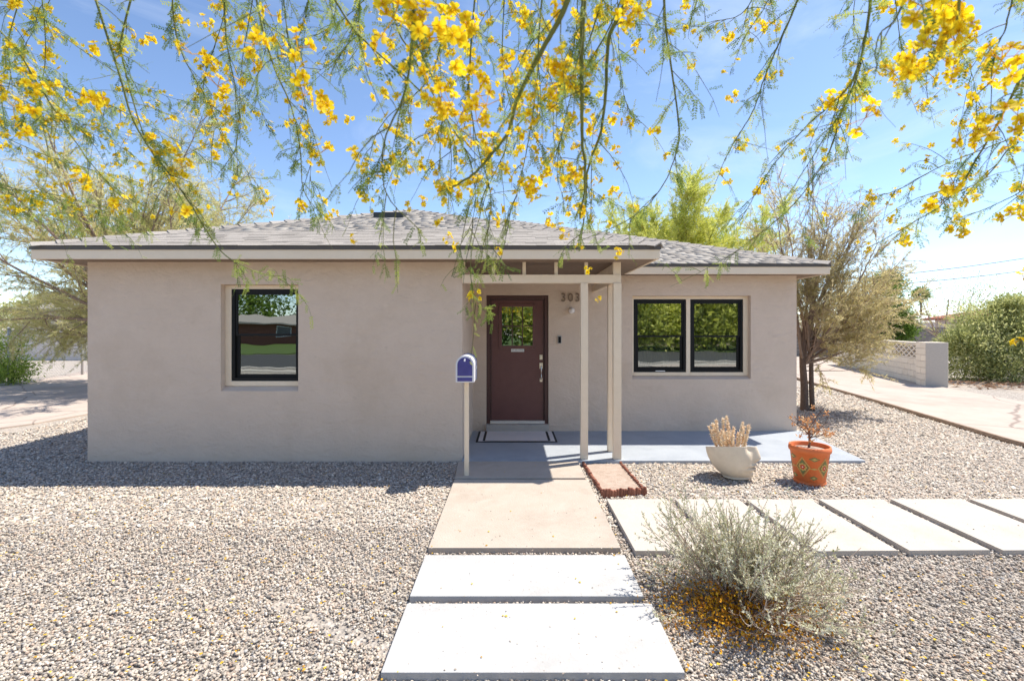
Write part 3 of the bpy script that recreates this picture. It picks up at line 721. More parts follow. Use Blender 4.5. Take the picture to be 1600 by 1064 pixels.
def inpoly(x, y, poly):
    r = np.zeros(len(x), bool); n = len(poly)
    for i in range(n):
        (x0, y0), (x1, y1) = poly[i], poly[(i+1) % n]
        if y0 == y1: continue
        c = ((y0 > y) != (y1 > y)) & (x < (x1-x0)*(y-y0)/(y1-y0)+x0); r ^= c
    return r
def stones(pos, rad, TV, TF_):
    n = len(pos); sc = rad[:, None] * np.stack([rng.uniform(.75,1.35,n), rng.uniform(.6,1.0,n), rng.uniform(.45,.8,n)], 1)
    V = TV[None] * (1 + rng.uniform(-.22,.22,(n, len(TV), 1))) * sc[:, None, :]
    a = rng.uniform(0, 2*pi, n); t = rng.normal(0, .38, n)
    V2 = V.copy(); V2[..., 1] = V[..., 1]*np.cos(t)[:,None] - V[..., 2]*np.sin(t)[:,None]; V2[..., 2] = V[..., 1]*np.sin(t)[:,None] + V[..., 2]*np.cos(t)[:,None]
    W = V2.copy(); W[..., 0] = V2[..., 0]*np.cos(a)[:,None] - V2[..., 1]*np.sin(a)[:,None]; W[..., 1] = V2[..., 0]*np.sin(a)[:,None] + V2[..., 1]*np.cos(a)[:,None]
    W += pos[:, None, :]
    c = PAL[rng.choice(len(PAL), n, p=PW)] * rng.uniform(.8, 1.2, (n, 1))
    Fs = (TF_[None] + (np.arange(n) * len(TV))[:, None, None]).reshape(-1, 3)
    return W.reshape(-1, 3), Fs, np.repeat(c, len(TV), 0)
SV, SF, SC, sn = [], [], [], 0
for d0, d1, dens, r0, r1, tmpl, pad in [(1.9,3.0,5000,.0045,.0115,0,.7),(3.0,4.2,4200,.005,.0118,0,.8),(4.2,6.3,2500,.0075,.0145,1,1.0),(6.3,9.2,1300,.010,.018,1,1.0),(9.2,14,420,.013,.024,1,.8)]:
    w = 1.09 * d1 + pad; n = int(dens * (d1-d0) * 2*w)
    x = rng.uniform(-w, w, n); y = rng.uniform(d0, d1, n)
    k = np.abs(x) < 1.09*y + pad
    k &= ~((y > 6.22) & (x > -5.6) & (x < 4.76)) & ~((y > 6.18) & (x > -.6) & (x < 4.68))
    edge = np.interp(y, [6.2,7.3,11.2,15.2], [7.5,7.66,8.6,9.45]); k &= x < edge - .04
    k &= ~((y > 8.0) & (x < -8.4)) & ~((y > 6.8) & (x < -5.6) & (rng.random(n) > .55))
    k &= ~((y > 9.5) & (x < 0))
    k &= ~inpoly(x, y, [D_, C_, B_, A_])
    patch = np.sin(x*1.7+np.sin(y*2.3)*1.4)*np.sin(y*1.9+x*.6); k &= ~((patch > .972) & (rng.random(n) > .25))   # a few thin spots
    x, y = x[k], y[k]; n = len(x); r = rng.uniform(r0, r1, n)
    big = rng.random(n) < .03; r[big] *= 1.5
    pos = np.stack([x, y, r*.35 + rng.uniform(0,.012,n)], 1)
    V, f, c = stones(pos, r, *((ICO_V, ICO_F) if tmpl == 0 else (OCT_V*1.15, OCT_F)))
    SV.append(V); SF.append(f + sn); SC.append(c); sn += len(V)
n = 230; x = np.concatenate([rng.uniform(-.75,.75,150), rng.uniform(1,5.6,80)]); y = np.concatenate([rng.uniform(2.3,5.6,150), rng.uniform(3.72,4.74,80)])
rr = rng.uniform(.003,.007,n); V, f, c = stones(np.stack([x,y,ZS+rr*.4],1), rr, OCT_V*1.15, OCT_F); SV.append(V); SF.append(f+sn); SC.append(c); sn += len(V)
prop(mesh_np('gravel', np.concatenate(SV), np.concatenate(SF), M['gravel'], None, np.concatenate(SC)), kind='stuff')
# fallen yellow blossoms on the gravel
n = 5200; y = rng.uniform(1.9, 6.0, n); x = rng.uniform(-1, 1, n) * (1.09*y+.6)
k = ~((np.abs(x) < .75) & (rng.random(n) < .92)) & ~((x > .9) & (y > 3.6) & (y < 4.85)) & (rng.random(n) < .45 + .5*np.exp(-((x-1.5)**2+(y-2.9)**2)/.5))
x, y = x[k], y[k]; n = len(x)
T = np.array([(-1,0,0),(0,-.7,.15),(1,0,0),(0,.7,.25)]); a = rng.uniform(0, 2*pi, n); s = rng.uniform(.005,.013,n)
V = T[None]*s[:,None,None]; W = V.copy(); W[...,0] = V[...,0]*np.cos(a)[:,None]-V[...,1]*np.sin(a)[:,None]; W[...,1] = V[...,0]*np.sin(a)[:,None]+V[...,1]*np.cos(a)[:,None]
W += np.stack([x, y, np.full(n,.028)],1)[:,None,:]
W[..., 2] += (np.abs(x) < .8)[:, None] * .026
M['fallen'] = ramp_mat('fallen_petals', [(0,(.45,.22,.03)),(.5,(.66,.40,.03)),(1,(.75,.55,.05))], .8, .25)
prop(mesh_np('fallen_petals', W.reshape(-1,3), np.arange(n*4).reshape(-1,4), M['fallen'], None, np.repeat(rng.random(n),4)), kind='stuff')

# ------------------------------------------------------------------ plants: generators
def rand_unit(n): return unit(rng.normal(size=(n, 3)))
def limb(p0, d, L_, bend, up, nseg=7, wob=.10):
    """curved polyline: starts along d, curls towards 'bend' vector"""
    p = [np.array(p0, float)]; d = unit(np.array(d, float)); st = L_ / nseg
    for i in range(nseg):
        d = unit(d + np.array(bend) * (up / nseg) + rng.normal(0, wob, 3) * .5)
        p.append(p[-1] + d * st)
    return np.array(p)
def blades(nb, base, dirs, length, width, val):
    """narrow diamond leaves: base (n,3), dirs (n,3)"""
    n = len(base); side = unit(np.cross(dirs, rand_unit(n))); L_ = length[:, None]; w = width[:, None]
    V = np.stack([base, base + dirs*L_*.45 + side*w, base + dirs*L_, base + dirs*L_*.45 - side*w], 1)
    nb.add(V.reshape(-1, 3), np.arange(n*4).reshape(-1, 4), np.repeat(val, 4))
def feather_tree(name, base, label, cat, stems, limbs, twig_per, leaf_per, leaf_len, leaf_w, leafmat, barkmat, sub_len=(.7,1.4), tw_len=(.25,.6), bend=(0,0,1), fan_up=.35, bare_top=0.0, spread=.55, group=None, droop=0.0):
    """fan of limbs from short stems; wood in parts, the leaves one mass"""
    root = empty(name, base, label, cat, group)
    tr = NB(); br = NB(); tg = NB(); lf = NB()
    for s in stems: tr.tube(spline(s[0], 12), np.linspace(s[1], s[1]*.6, 12), 7)
    lb, ld, ll, lw, lv = [], [], [], [], []
    for p0, d, L_, r in limbs:
        pl = limb(p0, d, L_, bend, fan_up, 9, .12); br.tube(pl, np.linspace(r, r*.18, len(pl)), 5, .4)
        ns = int(L_ * 3.2)
        for k in range(ns):
            u = .18 + .82 * (k + rng.random()) / ns; i = min(int(u * (len(pl)-1)), len(pl)-2); q = pl[i] + (pl[i+1]-pl[i]) * (u*(len(pl)-1)-i)
            t = unit(pl[i+1]-pl[i]); dd = unit(t + rng.normal(0, spread, 3)); sl_ = rng.uniform(*sub_len) * (1.15 - .55*u)
            s2 = limb(q, dd, sl_, (0,0,1), .18 - droop, 6, .16); br.tube(s2, np.linspace(r*.24, r*.06, len(s2)), 4, .6)
            for m_ in range(twig_per):
                u2 = .15 + .85 * (m_ + rng.random()) / twig_per; i2 = min(int(u2*(len(s2)-1)), len(s2)-2); q2 = s2[i2]
                t2 = unit(s2[i2+1]-s2[i2]); d2 = unit(t2 + rng.normal(0, .5, 3)); tl = rng.uniform(*tw_len)
                s3 = limb(q2, d2, tl, (0,0,-1), .12 + droop*1.5, 4, .14); tg.tube(s3, np.linspace(.0055, .002, len(s3)), 3, rng.random())
                top = (s3[-1][2]) ; n_ = int(leaf_per * (1 - bare_top * np.clip((top-1.6)/2.5, 0, 1)) * rng.uniform(.6, 1.3))
                if n_ < 1: continue
                w_ = rng.random(n_) * (len(s3)-1.001); ii = w_.astype(int); b_ = s3[ii] + (s3[ii+1]-s3[ii]) * (w_-ii)[:, None]
                lb.append(b_); ld.append(unit(unit(s3[ii+1]-s3[ii]) * .8 + rng.normal(0, .55, (n_, 3))))
                lv.append(np.clip(rng.normal(rng.uniform(.3,.7), .2, n_), 0, 1))
    lb, ld, lv = np.concatenate(lb), np.concatenate(ld), np.concatenate(lv); n_ = len(lb)
    blades(lf, lb, ld, rng.uniform(.6, 1.3, n_)*leaf_len, np.full(n_, leaf_w)*rng.uniform(.7,1.3,n_), lv)
    tr.build('trunk', barkmat, root, smooth=True); br.build('branches', M['limbs'] if barkmat is not M['greenbark'] else barkmat, root); o = tg.build('twigs', M['twig'], root); o['kind'] = 'stuff'
    o = lf.build('foliage', leafmat, root); o['kind'] = 'stuff'
    return root
M['olive_leaf'] = ramp_mat('olive_feathery_leaf', [(0,(.40,.36,.13)),(.5,(.64,.56,.29)),(1,(.78,.69,.44))], .8, .58)
M['olive_leaf2'] = ramp_mat('olive_feathery_leaf_left', [(0,(.42,.42,.15)),(.5,(.66,.63,.28)),(1,(.80,.72,.44))], .8, .58)
M['lime_leaf'] = ramp_mat('lime_leaf', [(0,(.40,.44,.06)),(.5,(.66,.68,.15)),(1,(.80,.78,.30))], .8, .5)
M['green_leaf'] = ramp_mat('green_leaf', [(0,(.05,.10,.015)),(.5,(.14,.23,.035)),(1,(.28,.37,.07))], .7, .35)
M['olea_leaf'] = ramp_mat('grey_green_leaf', [(0,(.20,.23,.07)),(.5,(.48,.50,.19)),(1,(.72,.70,.36))], .7, .4)

# right tree: two dark stems beside the house corner, limbs fanning to the right and up
def fan(p0s, angs, L0, L1, r0, r1, ydep=.5):
    out = []
    for i, a in enumerate(angs):
        p = p0s[i % len(p0s)]; a_ = R(a + random.uniform(-5, 5))
        out.append((p, (cos(a_), random.uniform(-ydep, ydep), sin(a_)), random.uniform(L0, L1), random.uniform(r0, r1)))
    return out
st = [([(0,0,0),(.01,.02,.5),(-.02,.03,1.2),(.05,.0,2.0)], .085), ([(.14,-.05,0),(.13,-.03,.6),(.16,0,1.3),(.3,.02,1.9)], .055)]
lims = fan([(0,.02,1.0),(.05,.02,1.4),(.12,0,1.2),(.0,.03,1.8)], [8,16,24,32,40,48,56,62,68,74,80,86,92,98,104,112,120,130,60,44,28,12,70,84,52,36,64,20,76,4,30], 2.0, 3.4, .020, .034)
lims = [(p, d, l*(.52+.48*max(0,d[2]))*(.84 if d[0] > .35 else 1), q) for p, d, l, q in lims]
for k in range(9): lims.append(((.05,0,.85+.09*k), (.9,random.uniform(-.6,.5),random.uniform(-.08,.3)), random.uniform(.5,1.05), .012))
for k in range(4): lims.append(((.02,-.02,1.0+.25*k), (random.uniform(-.5,.2),-.5,.5), random.uniform(.8,1.5), .013))
feather_tree('feathery_tree', (6.28, 10.1, 0), 'tan feathery tree fanning out beside the right corner of the house', 'tree', st, lims, 9, 62, .078, .0050, M['olive_leaf'], M['brown_trunk'], bare_top=.68, fan_up=.45, spread=.42)
# left tree behind the side driveway
st = [([(0,0,0),(.1,.05,.7),(.0,.1,1.4),(-.2,.1,2.2)], .16), ([(.2,.1,0),(.3,.1,.8),(.35,.1,1.8)], .11)]
lims = fan([(0,.1,1.3),(.1,.1,1.8),(-.15,.1,2.1),(.3,.1,1.6)], [172,162,150,140,132,124,116,108,100,94,88,80,72,64,56,48,40,155,120,104,92,78,62,145,168,178,130,110,175,165,150,140,55,70,84,96,135,50,44], 3.2, 6.0, .04, .07, .8)
feather_tree('feathery_tree', (-10.6, 13.2, 0), 'large pale olive feathery tree overhanging the left side driveway', 'tree', st, lims, 9, 48, .12, .0070, M['olive_leaf2'], M['trunk'], sub_len=(.9,2.0), tw_len=(.35,.8), fan_up=.28, bare_top=.25, spread=.5, droop=.10)
# yellow-green tree behind the roof
st = [([(0,0,0),(.1,0,1.5),(0,0,3)], .2)]
lims = fan([(0,0,2.6),(0,.1,3.0)], [20,35,50,62,74,84,94,104,116,130,145,160,90,70,110,28,42,56,68,80,100,122,138,152,76,88,98], 3.6, 6.4, .03, .05, .9)
feather_tree('palo_verde_tree', (8.7, 25, 0), 'sunlit yellow-green wispy tree rising behind the house roof', 'tree', st, lims, 7, 60, .20, .012, M['lime_leaf'], M['greenbark'], sub_len=(.9,2.0), tw_len=(.5,1.1), fan_up=.5, spread=.32)

def leafy(name, base, label, cat, clumps, per, leaf, wid, mat, trunk=None, bark=None, group=None, stemn=0):
    """crown of many leaves gathered in clumps [(centre, radii)]"""
    root = empty(name, base, label, cat, group); lf = NB()
    if trunk:
        t = NB()
        for pts, r in trunk: t.tube(spline(pts, 10), np.linspace(r, r*.55, 10), 7)
        t.build('trunk', bark or M['trunk'], root, smooth=True)
    sm = NB()
    for c, rad in clumps:
        c = np.array(c, float); rad = np.array(rad, float); nsub = 26
        sub = c + rand_unit(nsub) * rad * rng.uniform(.35, 1.0, (nsub, 1))
        for s in sub:
            if s[2] < .05: s[2] = .05 + rng.random()*.1
            n = int(per / nsub); sp = rad.mean() * .26
            b = s + rng.normal(0, sp, (n, 3)); b[:, 2] = np.maximum(b[:, 2], .02)
            d = unit(unit(b - c) * .8 + rng.normal(0, .6, (n, 3)) + np.array([0,0,.1])); v = np.clip(rng.normal(rng.uniform(.2,.8), .18, n), 0, 1)
            blades(lf, b, d, rng.uniform(.6,1.3,n)*leaf, np.full(n, wid)*rng.uniform(.7,1.3,n), v)
            if rng.random() < .6:
                p0 = c*np.array([.4,.4,0]) + np.array([0,0,max(.05,(c[2]-rad[2])*.6)]); sm.tube(spline([p0, (p0+s)/2 + rng.normal(0,.06,3)*rad, s], 6), np.linspace(.014, .005, 6), 4)
    if sm.n: sm.build('branches', bark or M['trunk'], root)
    o = lf.build('foliage', mat, root); o['kind'] = 'stuff'
    return root
# big shrub at right
leafy('large_shrub', (16.6, 15.6, 0), 'large rounded olive-green shrub beyond the right driveway', 'shrub',
      [((-.9,0,1.0),(1.1,1,.9)),((.2,0,1.5),(1.3,1.1,1.1)),((1.4,.2,1.5),(1.2,1.1,1.2)),((-.6,.3,1.9),(.9,.8,.6)),((.6,.3,2.1),(1.0,.8,.6)),((2.3,.1,1.1),(1.1,1,1.0)),((-.3,-.5,.6),(1.4,.7,.55)),((1.2,-.5,.6),(1.4,.7,.55)),((-1.3,0,.5),(.9,.8,.5)),((-.2,-.2,1.2),(1.3,.9,.8)),((-1.6,.1,1.25),(.5,.5,.4)),((.1,0,2.5),(.5,.5,.3))], 2900, .14, .017, M['olea_leaf'])
leafy('bare_tree', (19.2, 21, 0), 'thin grey-green tree rising behind the large right shrub', 'tree', [((-.6,0,3.2),(1.6,1.2,1.0)),((.9,0,3.4),(1.5,1.2,1.0)),((2.2,0,3.1),(1.4,1.2,.9))], 900, .10, .012, M['olea_leaf'], [([(0,0,0),(.1,0,1.5),(.3,0,3)], .04),([(0,0,.8),(-.5,0,2),(-1,0,3.2)], .025)], M['twig'])
leafy('green_tree', (21.2, 27, 0), 'bright green tree with drooping crown behind the tan feathery tree', 'tree', [((.0,0,3.6),(1.0,1,1.3)),((.5,0,2.4),(.9,.9,1.0)),((-1.0,0,2.6),(1.2,1,1.1)),((1.0,0,1.6),(.9,.8,.8)),((.4,0,4.3),(.7,.6,.6))], 2600, .18, .030, M['green_leaf'], [([(0,0,0),(.1,0,1.5),(.2,0,3)], .16)])
leafy('green_bush', (-15.6, 14.6, 0), 'small bright green bush by the left fence posts', 'bush', [((0,0,.9),(.75,.6,.6)),((-.9,.2,.8),(.9,.6,.7)),((.3,-.2,.45),(.5,.4,.4))], 1700, .09, .016, ramp_mat('bush_leaf', [(0,(.14,.22,.03)),(.5,(.34,.46,.08)),(1,(.55,.62,.16))], .7, .45))
# dry litter beneath the big shrub
lt = NB(); n = 900; b = np.stack([rng.uniform(13.2,19,n), rng.uniform(13.2,15.0,n), rng.uniform(.02,.10,n)],1); d = rand_unit(n); d[:,2] *= .25
blades(lt, b, unit(d), rng.uniform(.08,.35,n), rng.uniform(.006,.02,n), rng.random(n))
prop(lt.build('leaf_litter', ramp_mat('dry_litter', [(0,(.22,.10,.05)),(.5,(.38,.22,.13)),(1,(.52,.40,.28))], .9)), kind='stuff')

# foreground sage bush
sg = empty('sage_bush', (1.50, 3.0, 0), 'low grey-green dry sagebrush with orange fallen blossoms at its foot', 'bush')
br = NB(); lf = NB(); lb, ld, lv = [], [], []
for k in range(165):
    a = rng.uniform(0, 2*pi); el = np.clip(rng.normal(.60, .42), .04, 1.45); L_ = rng.uniform(.42,.80) * (.80 if el > .9 else 1.0)
    d = (cos(a)*cos(el), sin(a)*cos(el)*.85, sin(el))
    pl = limb((rng.normal(0,.06), rng.normal(0,.05), .01), d, L_, (0,0,1), .25, 8, .20); pl[:,2] = np.maximum(pl[:,2], .015)
    br.tube(pl, np.linspace(.0055,.0018,len(pl)), 4, rng.random())
    for m_ in range(9):
        i = rng.integers(2, len(pl)-1); t = unit(pl[i]-pl[i-1]); s2 = limb(pl[i], unit(t + rng.normal(0,.5,3)), rng.uniform(.08,.24), (0,0,1), .5, 4, .2); s2[:,2] = np.maximum(s2[:,2], .012)
        br.tube(s2, np.linspace(.0024,.0010,len(s2)), 3, rng.random())
        q_ = s2[-1]; n = int(rng.integers(12, 40)) if not (q_[2] < .26 and q_[1] < .1 and -.42 < q_[0] < .30) else int(rng.integers(0, 4))
        w = rng.random(n)*(len(s2)-1.001); ii = w.astype(int); lb.append(s2[ii]+(s2[ii+1]-s2[ii])*(w-ii)[:,None]); ld.append(unit(unit(s2[ii+1]-s2[ii])*.7+rng.normal(0,.55,(n,3)))); lv.append(np.clip(rng.normal(rng.uniform(.25,.75),.2,n),0,1))
lb, ld, lv = map(np.concatenate, (lb, ld, lv)); n = len(lb); blades(lf, lb, ld, rng.uniform(.012,.028,n), rng.uniform(.0026,.0050,n), lv)
br.build('stems', ramp_mat('sage_stem', [(0,(.26,.17,.12)),(.6,(.46,.36,.29)),(1,(.62,.54,.47))], .9), sg)
o = lf.build('foliage', ramp_mat('sage_leaf', [(0,(.42,.43,.21)),(.45,(.70,.69,.48)),(1,(.86,.83,.72))], .85, .25), sg); o['kind'] = 'stuff'
pt = NB(); n = 4000; b = np.stack([rng.normal(-.10,.22,n), rng.normal(-.08,.17,n), .012+np.abs(rng.normal(0,.12,n))],1); b[:,2] *= np.exp(-2.2*np.hypot(b[:,0]+.08,b[:,1]+.02)); b[:,2] += .012
blades(pt, b, rand_unit(n), rng.uniform(.012,.026,n), rng.uniform(.004,.008,n), rng.random(n))
o = pt.build('dried_blossoms', ramp_mat('dried_blossom', [(0,(.36,.13,.015)),(.5,(.66,.31,.02)),(1,(.80,.48,.03))], .8, .3), sg); o['kind'] = 'stuff'

# dry plants in the planters
dp = empty('dried_succulent', (2.60, 5.60, .31), 'pale dried cluster of upright stems growing in the face planter', 'plant'); q = NB(); lf = NB()
for k in range(24):
    a = 2.4*k; r = .125*math.sqrt(k/24); h = rng.uniform(.18,.40)
    pl = limb((r*cos(a)*1.25, r*sin(a)*.8, 0), (cos(a)*.50*r/.12, sin(a)*.3*r/.12, 1), h, (0,0,1), .5, 6, .12); q.tube(pl, np.linspace(.0035,.002,len(pl)), 5, .6+.4*rng.random())
    n = int(h*560); w = (.15+.85*rng.random(n))*(len(pl)-1.001); ii = w.astype(int); b = pl[ii]+(pl[ii+1]-pl[ii])*(w-ii)[:,None]; d = rng.normal(0,.7,(n,3)); d[:,2] += .7
    blades(lf, b, unit(d), rng.uniform(.018,.038,n), rng.uniform(.0055,.0095,n), rng.random(n))
DR = ramp_mat('dried_leaf', [(0,(.80,.56,.36)),(.5,(.90,.74,.53)),(1,(.93,.85,.68))], .85, .25)
q.build('stems', DR, dp); o = lf.build('leaves', DR, dp); o['kind'] = 'stuff'
dp = empty('dried_sapling', (3.42, 5.42, .40), 'dead little sapling with curled orange leaves in the terracotta pot', 'plant'); q = NB(); lf = NB()
tr_ = limb((0,0,0), (.12,0,1), .22, (0,0,1), .3, 6, .2); q.tube(tr_, np.linspace(.014,.010,len(tr_)), 6, .2)
for k in range(13):
    a = 2*pi*k/13 + rng.normal(0,.3); s = limb(tr_[rng.integers(3,7)], (cos(a)*.75, sin(a)*.6, rng.uniform(.35,1.3)), rng.uniform(.15,.36), (0,0,1), .35, 6, .3); q.tube(s, np.linspace(.007,.0025,len(s)), 4, .3)
    for m_ in range(3):
        i = rng.integers(2,6); s2 = limb(s[i], unit(s[i]-s[i-1]+rng.normal(0,.6,3)), rng.uniform(.05,.13), (0,0,1), .3, 4, .3); q.tube(s2, np.linspace(.003,.0015,len(s2)), 3, .4)
        if rng.random() < .72:
            n = rng.integers(8,18); blades(lf, s2[-1]+rng.normal(0,.012,(n,3)), rand_unit(n), rng.uniform(.02,.042,n), rng.uniform(.006,.011,n), rng.random(n))
q.build('stems', ramp_mat('sapling_bark', [(0,(.15,.09,.07)),(1,(.28,.18,.14))], .9), dp); o = lf.build('leaves', ramp_mat('orange_dead_leaf', [(0,(.52,.20,.07)),(.5,(.76,.40,.17)),(1,(.85,.60,.34))], .85, .3), dp); o['kind'] = 'stuff'

# ------------------------------------------------------------------ background walls, fences, houses
M['block_cream'] = noise_mat('cream_painted_block', (.80,.71,.57), (.86,.77,.63), 6, .85, .35, 60, rnd=.05)
M['block_grey'] = noise_mat('grey_block', (.26,.22,.20), (.34,.29,.265), 5, .9, .4, 50, rnd=.08)
M['mortar'] = plain('painted_mortar', (.52,.48,.42), .9)
wl = empty('block_wall', (12.55, 13.9, 0), 'cream painted block wall with pierced lattice blocks along the right driveway', 'wall', rz=math.atan2(5.1, 1.72))
# local +x runs back along the wall
Lw = 8.4
m = MB(); m.box(.56, Lw, -.085, .085, 0, .79); m.box(.56, Lw, -.085, -.02, .79, 1.235); m.box(0, .56, -.262, .262, 0, 1.30); m.build('core', M['mortar'], wl)
bmsh = {}
def block(name, w, h, d, loc, par, mat, g=.006):
    key = (round(w,3), round(h,3), round(d,3), mat.name)
    if key not in bmsh:
        b = MB(); b.box(g, w-g, -d/2, d/2, g, h-g); o = b.build(name, mat, par, bevel=.006); bmsh[key] = o.data
    else:
        o = bpy.data.objects.new(name, bmsh[key]); COL.objects.link(o); o.parent = par
    o.location = loc; return o
for r_ in range(4):
    x = .56; first = True
    while x < Lw - .01:
        w = .2 if (first and r_ % 2) else .4; w = min(w, Lw-x); first = False
        block('block', w, .197, .20, (x, 0, r_*.197), wl, M['block_cream']); x += w
for r_ in range(7):
    for x in ((0, .28) if r_ % 2 == 0 else (0,)):
        block('block', .28 if r_ % 2 == 0 else .56, .19, .56, (x, 0, r_*.19), wl, M['block_cream'])
def lattice(w, h):
    b = MB(); nx, nz = 12, 4; f = .035; ya, yb_ = .03, .096
    b.box(0, w, ya, yb_, 0, f); b.box(0, w, ya, yb_, h-f, h); b.box(0, f, ya, yb_, f, h-f); b.box(w-f, w, ya, yb_, f, h-f)
    sx, sz = (w-2*f)/nx, (h-2*f)/nz
    for i in range(nx):
        for j in range(nz):
            x0, z0 = f+i*sx, f+j*sz; up = (i+j) % 2 == 0
            p = (x0, z0, x0+sx, z0+sz) if up else (x0, z0+sz, x0+sx, z0); t = .021
            V = [(p[0], ya, p[1]-t), (p[2], ya, p[3]-t), (p[2], ya, p[3]+t), (p[0], ya, p[1]+t), (p[0], yb_-.003, p[1]-t), (p[2], yb_-.003, p[3]-t), (p[2], yb_-.003, p[3]+t), (p[0], yb_-.003, p[1]+t)]
            b.add(V, [(0,1,2,3),(7,6,5,4),(0,4,5,1),(3,2,6,7)])
    return b
lat = None; x = .56; k = 0
while x < Lw - 2.5:
    if lat is None: o = lattice(2.2, .435).build('lattice_block', M['block_cream'], wl); lat = o.data
    else: o = bpy.data.objects.new('lattice_block', lat); COL.objects.link(o); o.parent = wl
    o.location = (x, 0, .795); x += 2.2
    for z_ in (.795, 1.014): block('block', .42, .216, .20, (x, 0, z_), wl, M['block_cream'])
    x += .42; k += 1
while x < Lw - .01:
    for z_ in (.795, 1.014): block('block', min(.4, Lw-x), .216, .2, (x, 0, z_), wl, M['block_cream'])
    x += .4
m = MB(); m.box(.56, Lw, -.11, .11, 1.239, 1.30); m.build('cap', M['block_cream'], wl, bevel=.008)
# grey block wall across the back
gw = empty('grey_block_wall', (18, 28.5, 0), 'grey-brown block wall crossing far behind the cream lattice wall', 'wall')
m = MB(); m.box(-11, 9, .02, .16, 0, 1.75); m.build('core', M['mortar'], gw)
b = MB()
for r_ in range(9):
    x = -11 + (.2 if r_ % 2 else 0)
    while x < 9:
        b.box(x+.008, x+.392, 0, .19, r_*.195+.008, r_*.195+.187, random.random()); x += .4
o = b.build('block_field', ramp_mat('grey_block_field', [(0,(.24,.205,.185)),(1,(.33,.28,.255))], .9), gw); o['kind'] = 'stuff'
for x in (-4, 1.3, 6.2):
    m = MB(); m.box(x, x+.42, -.12, .30, 0, 1.85); m.build('pillar', M['block_grey'], gw, bevel=.01)
# left: chain-link fence, pale wall, neighbour house
M['galv'] = plain('galvanised_pipe', (.42,.43,.44), .45, .5, .6)
cl = empty('chain_link_fence', (-15.4, 14.4, 0), 'galvanised chain-link fence with pipe posts beside the side driveway', 'fence', rz=math.atan2(9, -1.2))
m0 = None
for x in (0, 2.9, 4.4, 7.2, 9.6):
    if m0 is None:
        m = MB(); m.tube([(0,0,0),(0,0,1.72)], .035, 10); m.lathe([(.04,1.72),(.042,1.75),(.01,1.78)], 10); o = m.build('post', M['galv'], cl, smooth=True); m0 = o.data
    else: o = bpy.data.objects.new('post', m0); COL.objects.link(o); o.parent = cl
    o.location = (x, 0, 0)
m = MB(); m.tube([(0,0,1.66),(9.6,0,1.66)], .02, 8); m.build('top_rail', M['galv'], cl, smooth=True)
q = NB(); s = .11
for x in np.arange(-1.6, 9.6, s):
    for sg_ in (1, -1):
        a0 = x if sg_ > 0 else x + 1.6; p0 = [a0, .03, .04]; p1 = [a0 + sg_*1.6, .03, 1.64]
        t0 = 0; t1 = 1
        lo, hi = 0.0, 9.6
        xs = sorted((p0[0], p1[0]))
        if xs[1] < lo or xs[0] > hi: continue
        f_ = lambda X: p0[2] + (X-p0[0])/(p1[0]-p0[0])*(p1[2]-p0[2])
        A = max(lo, xs[0]); B = min(hi, xs[1]); q.tube([(A,.03,f_(A)),(B,.03,f_(B))], .0022, 3)
o = q.build('wire_mesh', M['galv'], cl); o['kind'] = 'stuff'
lw_ = empty('pale_wall', (-22.5, 25, 0), 'pale whitewashed block wall behind the left driveway', 'wall')
b = MB()
for r_ in range(8):
    x = -9 + (.2 if r_ % 2 else 0)
    while x < 12: b.box(x+.006, x+.394, 0, .19, r_*.2+.006, r_*.2+.194, random.random()); x += .4
m = MB(); m.box(-9, 12.2, .02, .17, 0, 1.6); m.build('core', M['mortar'], lw_)
o = b.build('block_field', ramp_mat('whitewashed_block', [(0,(.60,.54,.50)),(1,(.70,.64,.60))], .9), lw_); o['kind'] = 'stuff'
def simple_house(name, loc, w, d, h, rise, wallc, roofc, label, wins=(), rz=0, overhang=.5):
    r = empty(name, loc, label, 'house', rz=rz)
    m = MB(); m.box(-w/2, w/2, 0, d, 0, h); m.build('wall', wallc, r)
    o_ = overhang; hr = d/2 + o_
    V = [(-w/2-o_,-o_,h),(w/2+o_,-o_,h),(w/2+o_,d+o_,h),(-w/2-o_,d+o_,h),(-w/2-o_+hr,d/2,h+rise),(w/2+o_-hr,d/2,h+rise)]
    V += [(x, y, h-.14) for x, y, z in V[:4]]
    m = MB(); m.add(V, [(0,1,5,4),(1,2,5),(2,3,4,5),(3,0,4),(6,7,1,0),(7,8,2,1),(8,9,3,2),(9,6,0,3),(9,8,7,6)]); m.build('roof', roofc, r)
    for a, b_, c, e_ in wins:
        m = MB(); m.box(a-.06, b_+.06, -.04, .02, c-.06, e_+.06); f = m.build('window', M['mb_white'], r)
        m = MB(); m.add([(a,-.045,c),(b_,-.045,c),(b_,-.045,e_),(a,-.045,e_)], [(0,1,2,3)]); o = m.build('pane', plain('dark_pane', (.05,.07,.09), .1), f)
    return r
M['redroof'] = noise_mat('red_roof', (.30,.10,.06), (.42,.16,.10), 20, .9, .4, 40)
M['whitewall'] = noise_mat('pinkish_white_wall', (.60,.52,.48), (.68,.60,.56), 5, .9)
M['greyroof'] = noise_mat('grey_roof', (.26,.235,.215), (.36,.33,.30), 20, .9, .4, 40)
simple_house('neighbour_house', (-24, 30, 0), 15, 9, 2.9, 1.5, M['whitewall'], M['greyroof'], 'pinkish white neighbour house seen through the left feathery tree', [(-3,-1.6,1,2.1),(3,4.4,1,2.1)])
simple_house('neighbour_house', (37, 27, 0), 11, 8, 2.4, 1.2, M['whitewall'], M['redroof'], 'neighbour house with red roof at the far right behind the shrub', [(-3.4,-2.2,1,2)])
simple_house('far_house', (67.5, 76, 0), 8.5, 7, 2.5, 1.4, M['whitewall'], plain('white_roof', (.7,.68,.66), .8), 'tiny white-roofed far house below the palm tree', [(-2,-.8,1,2)])

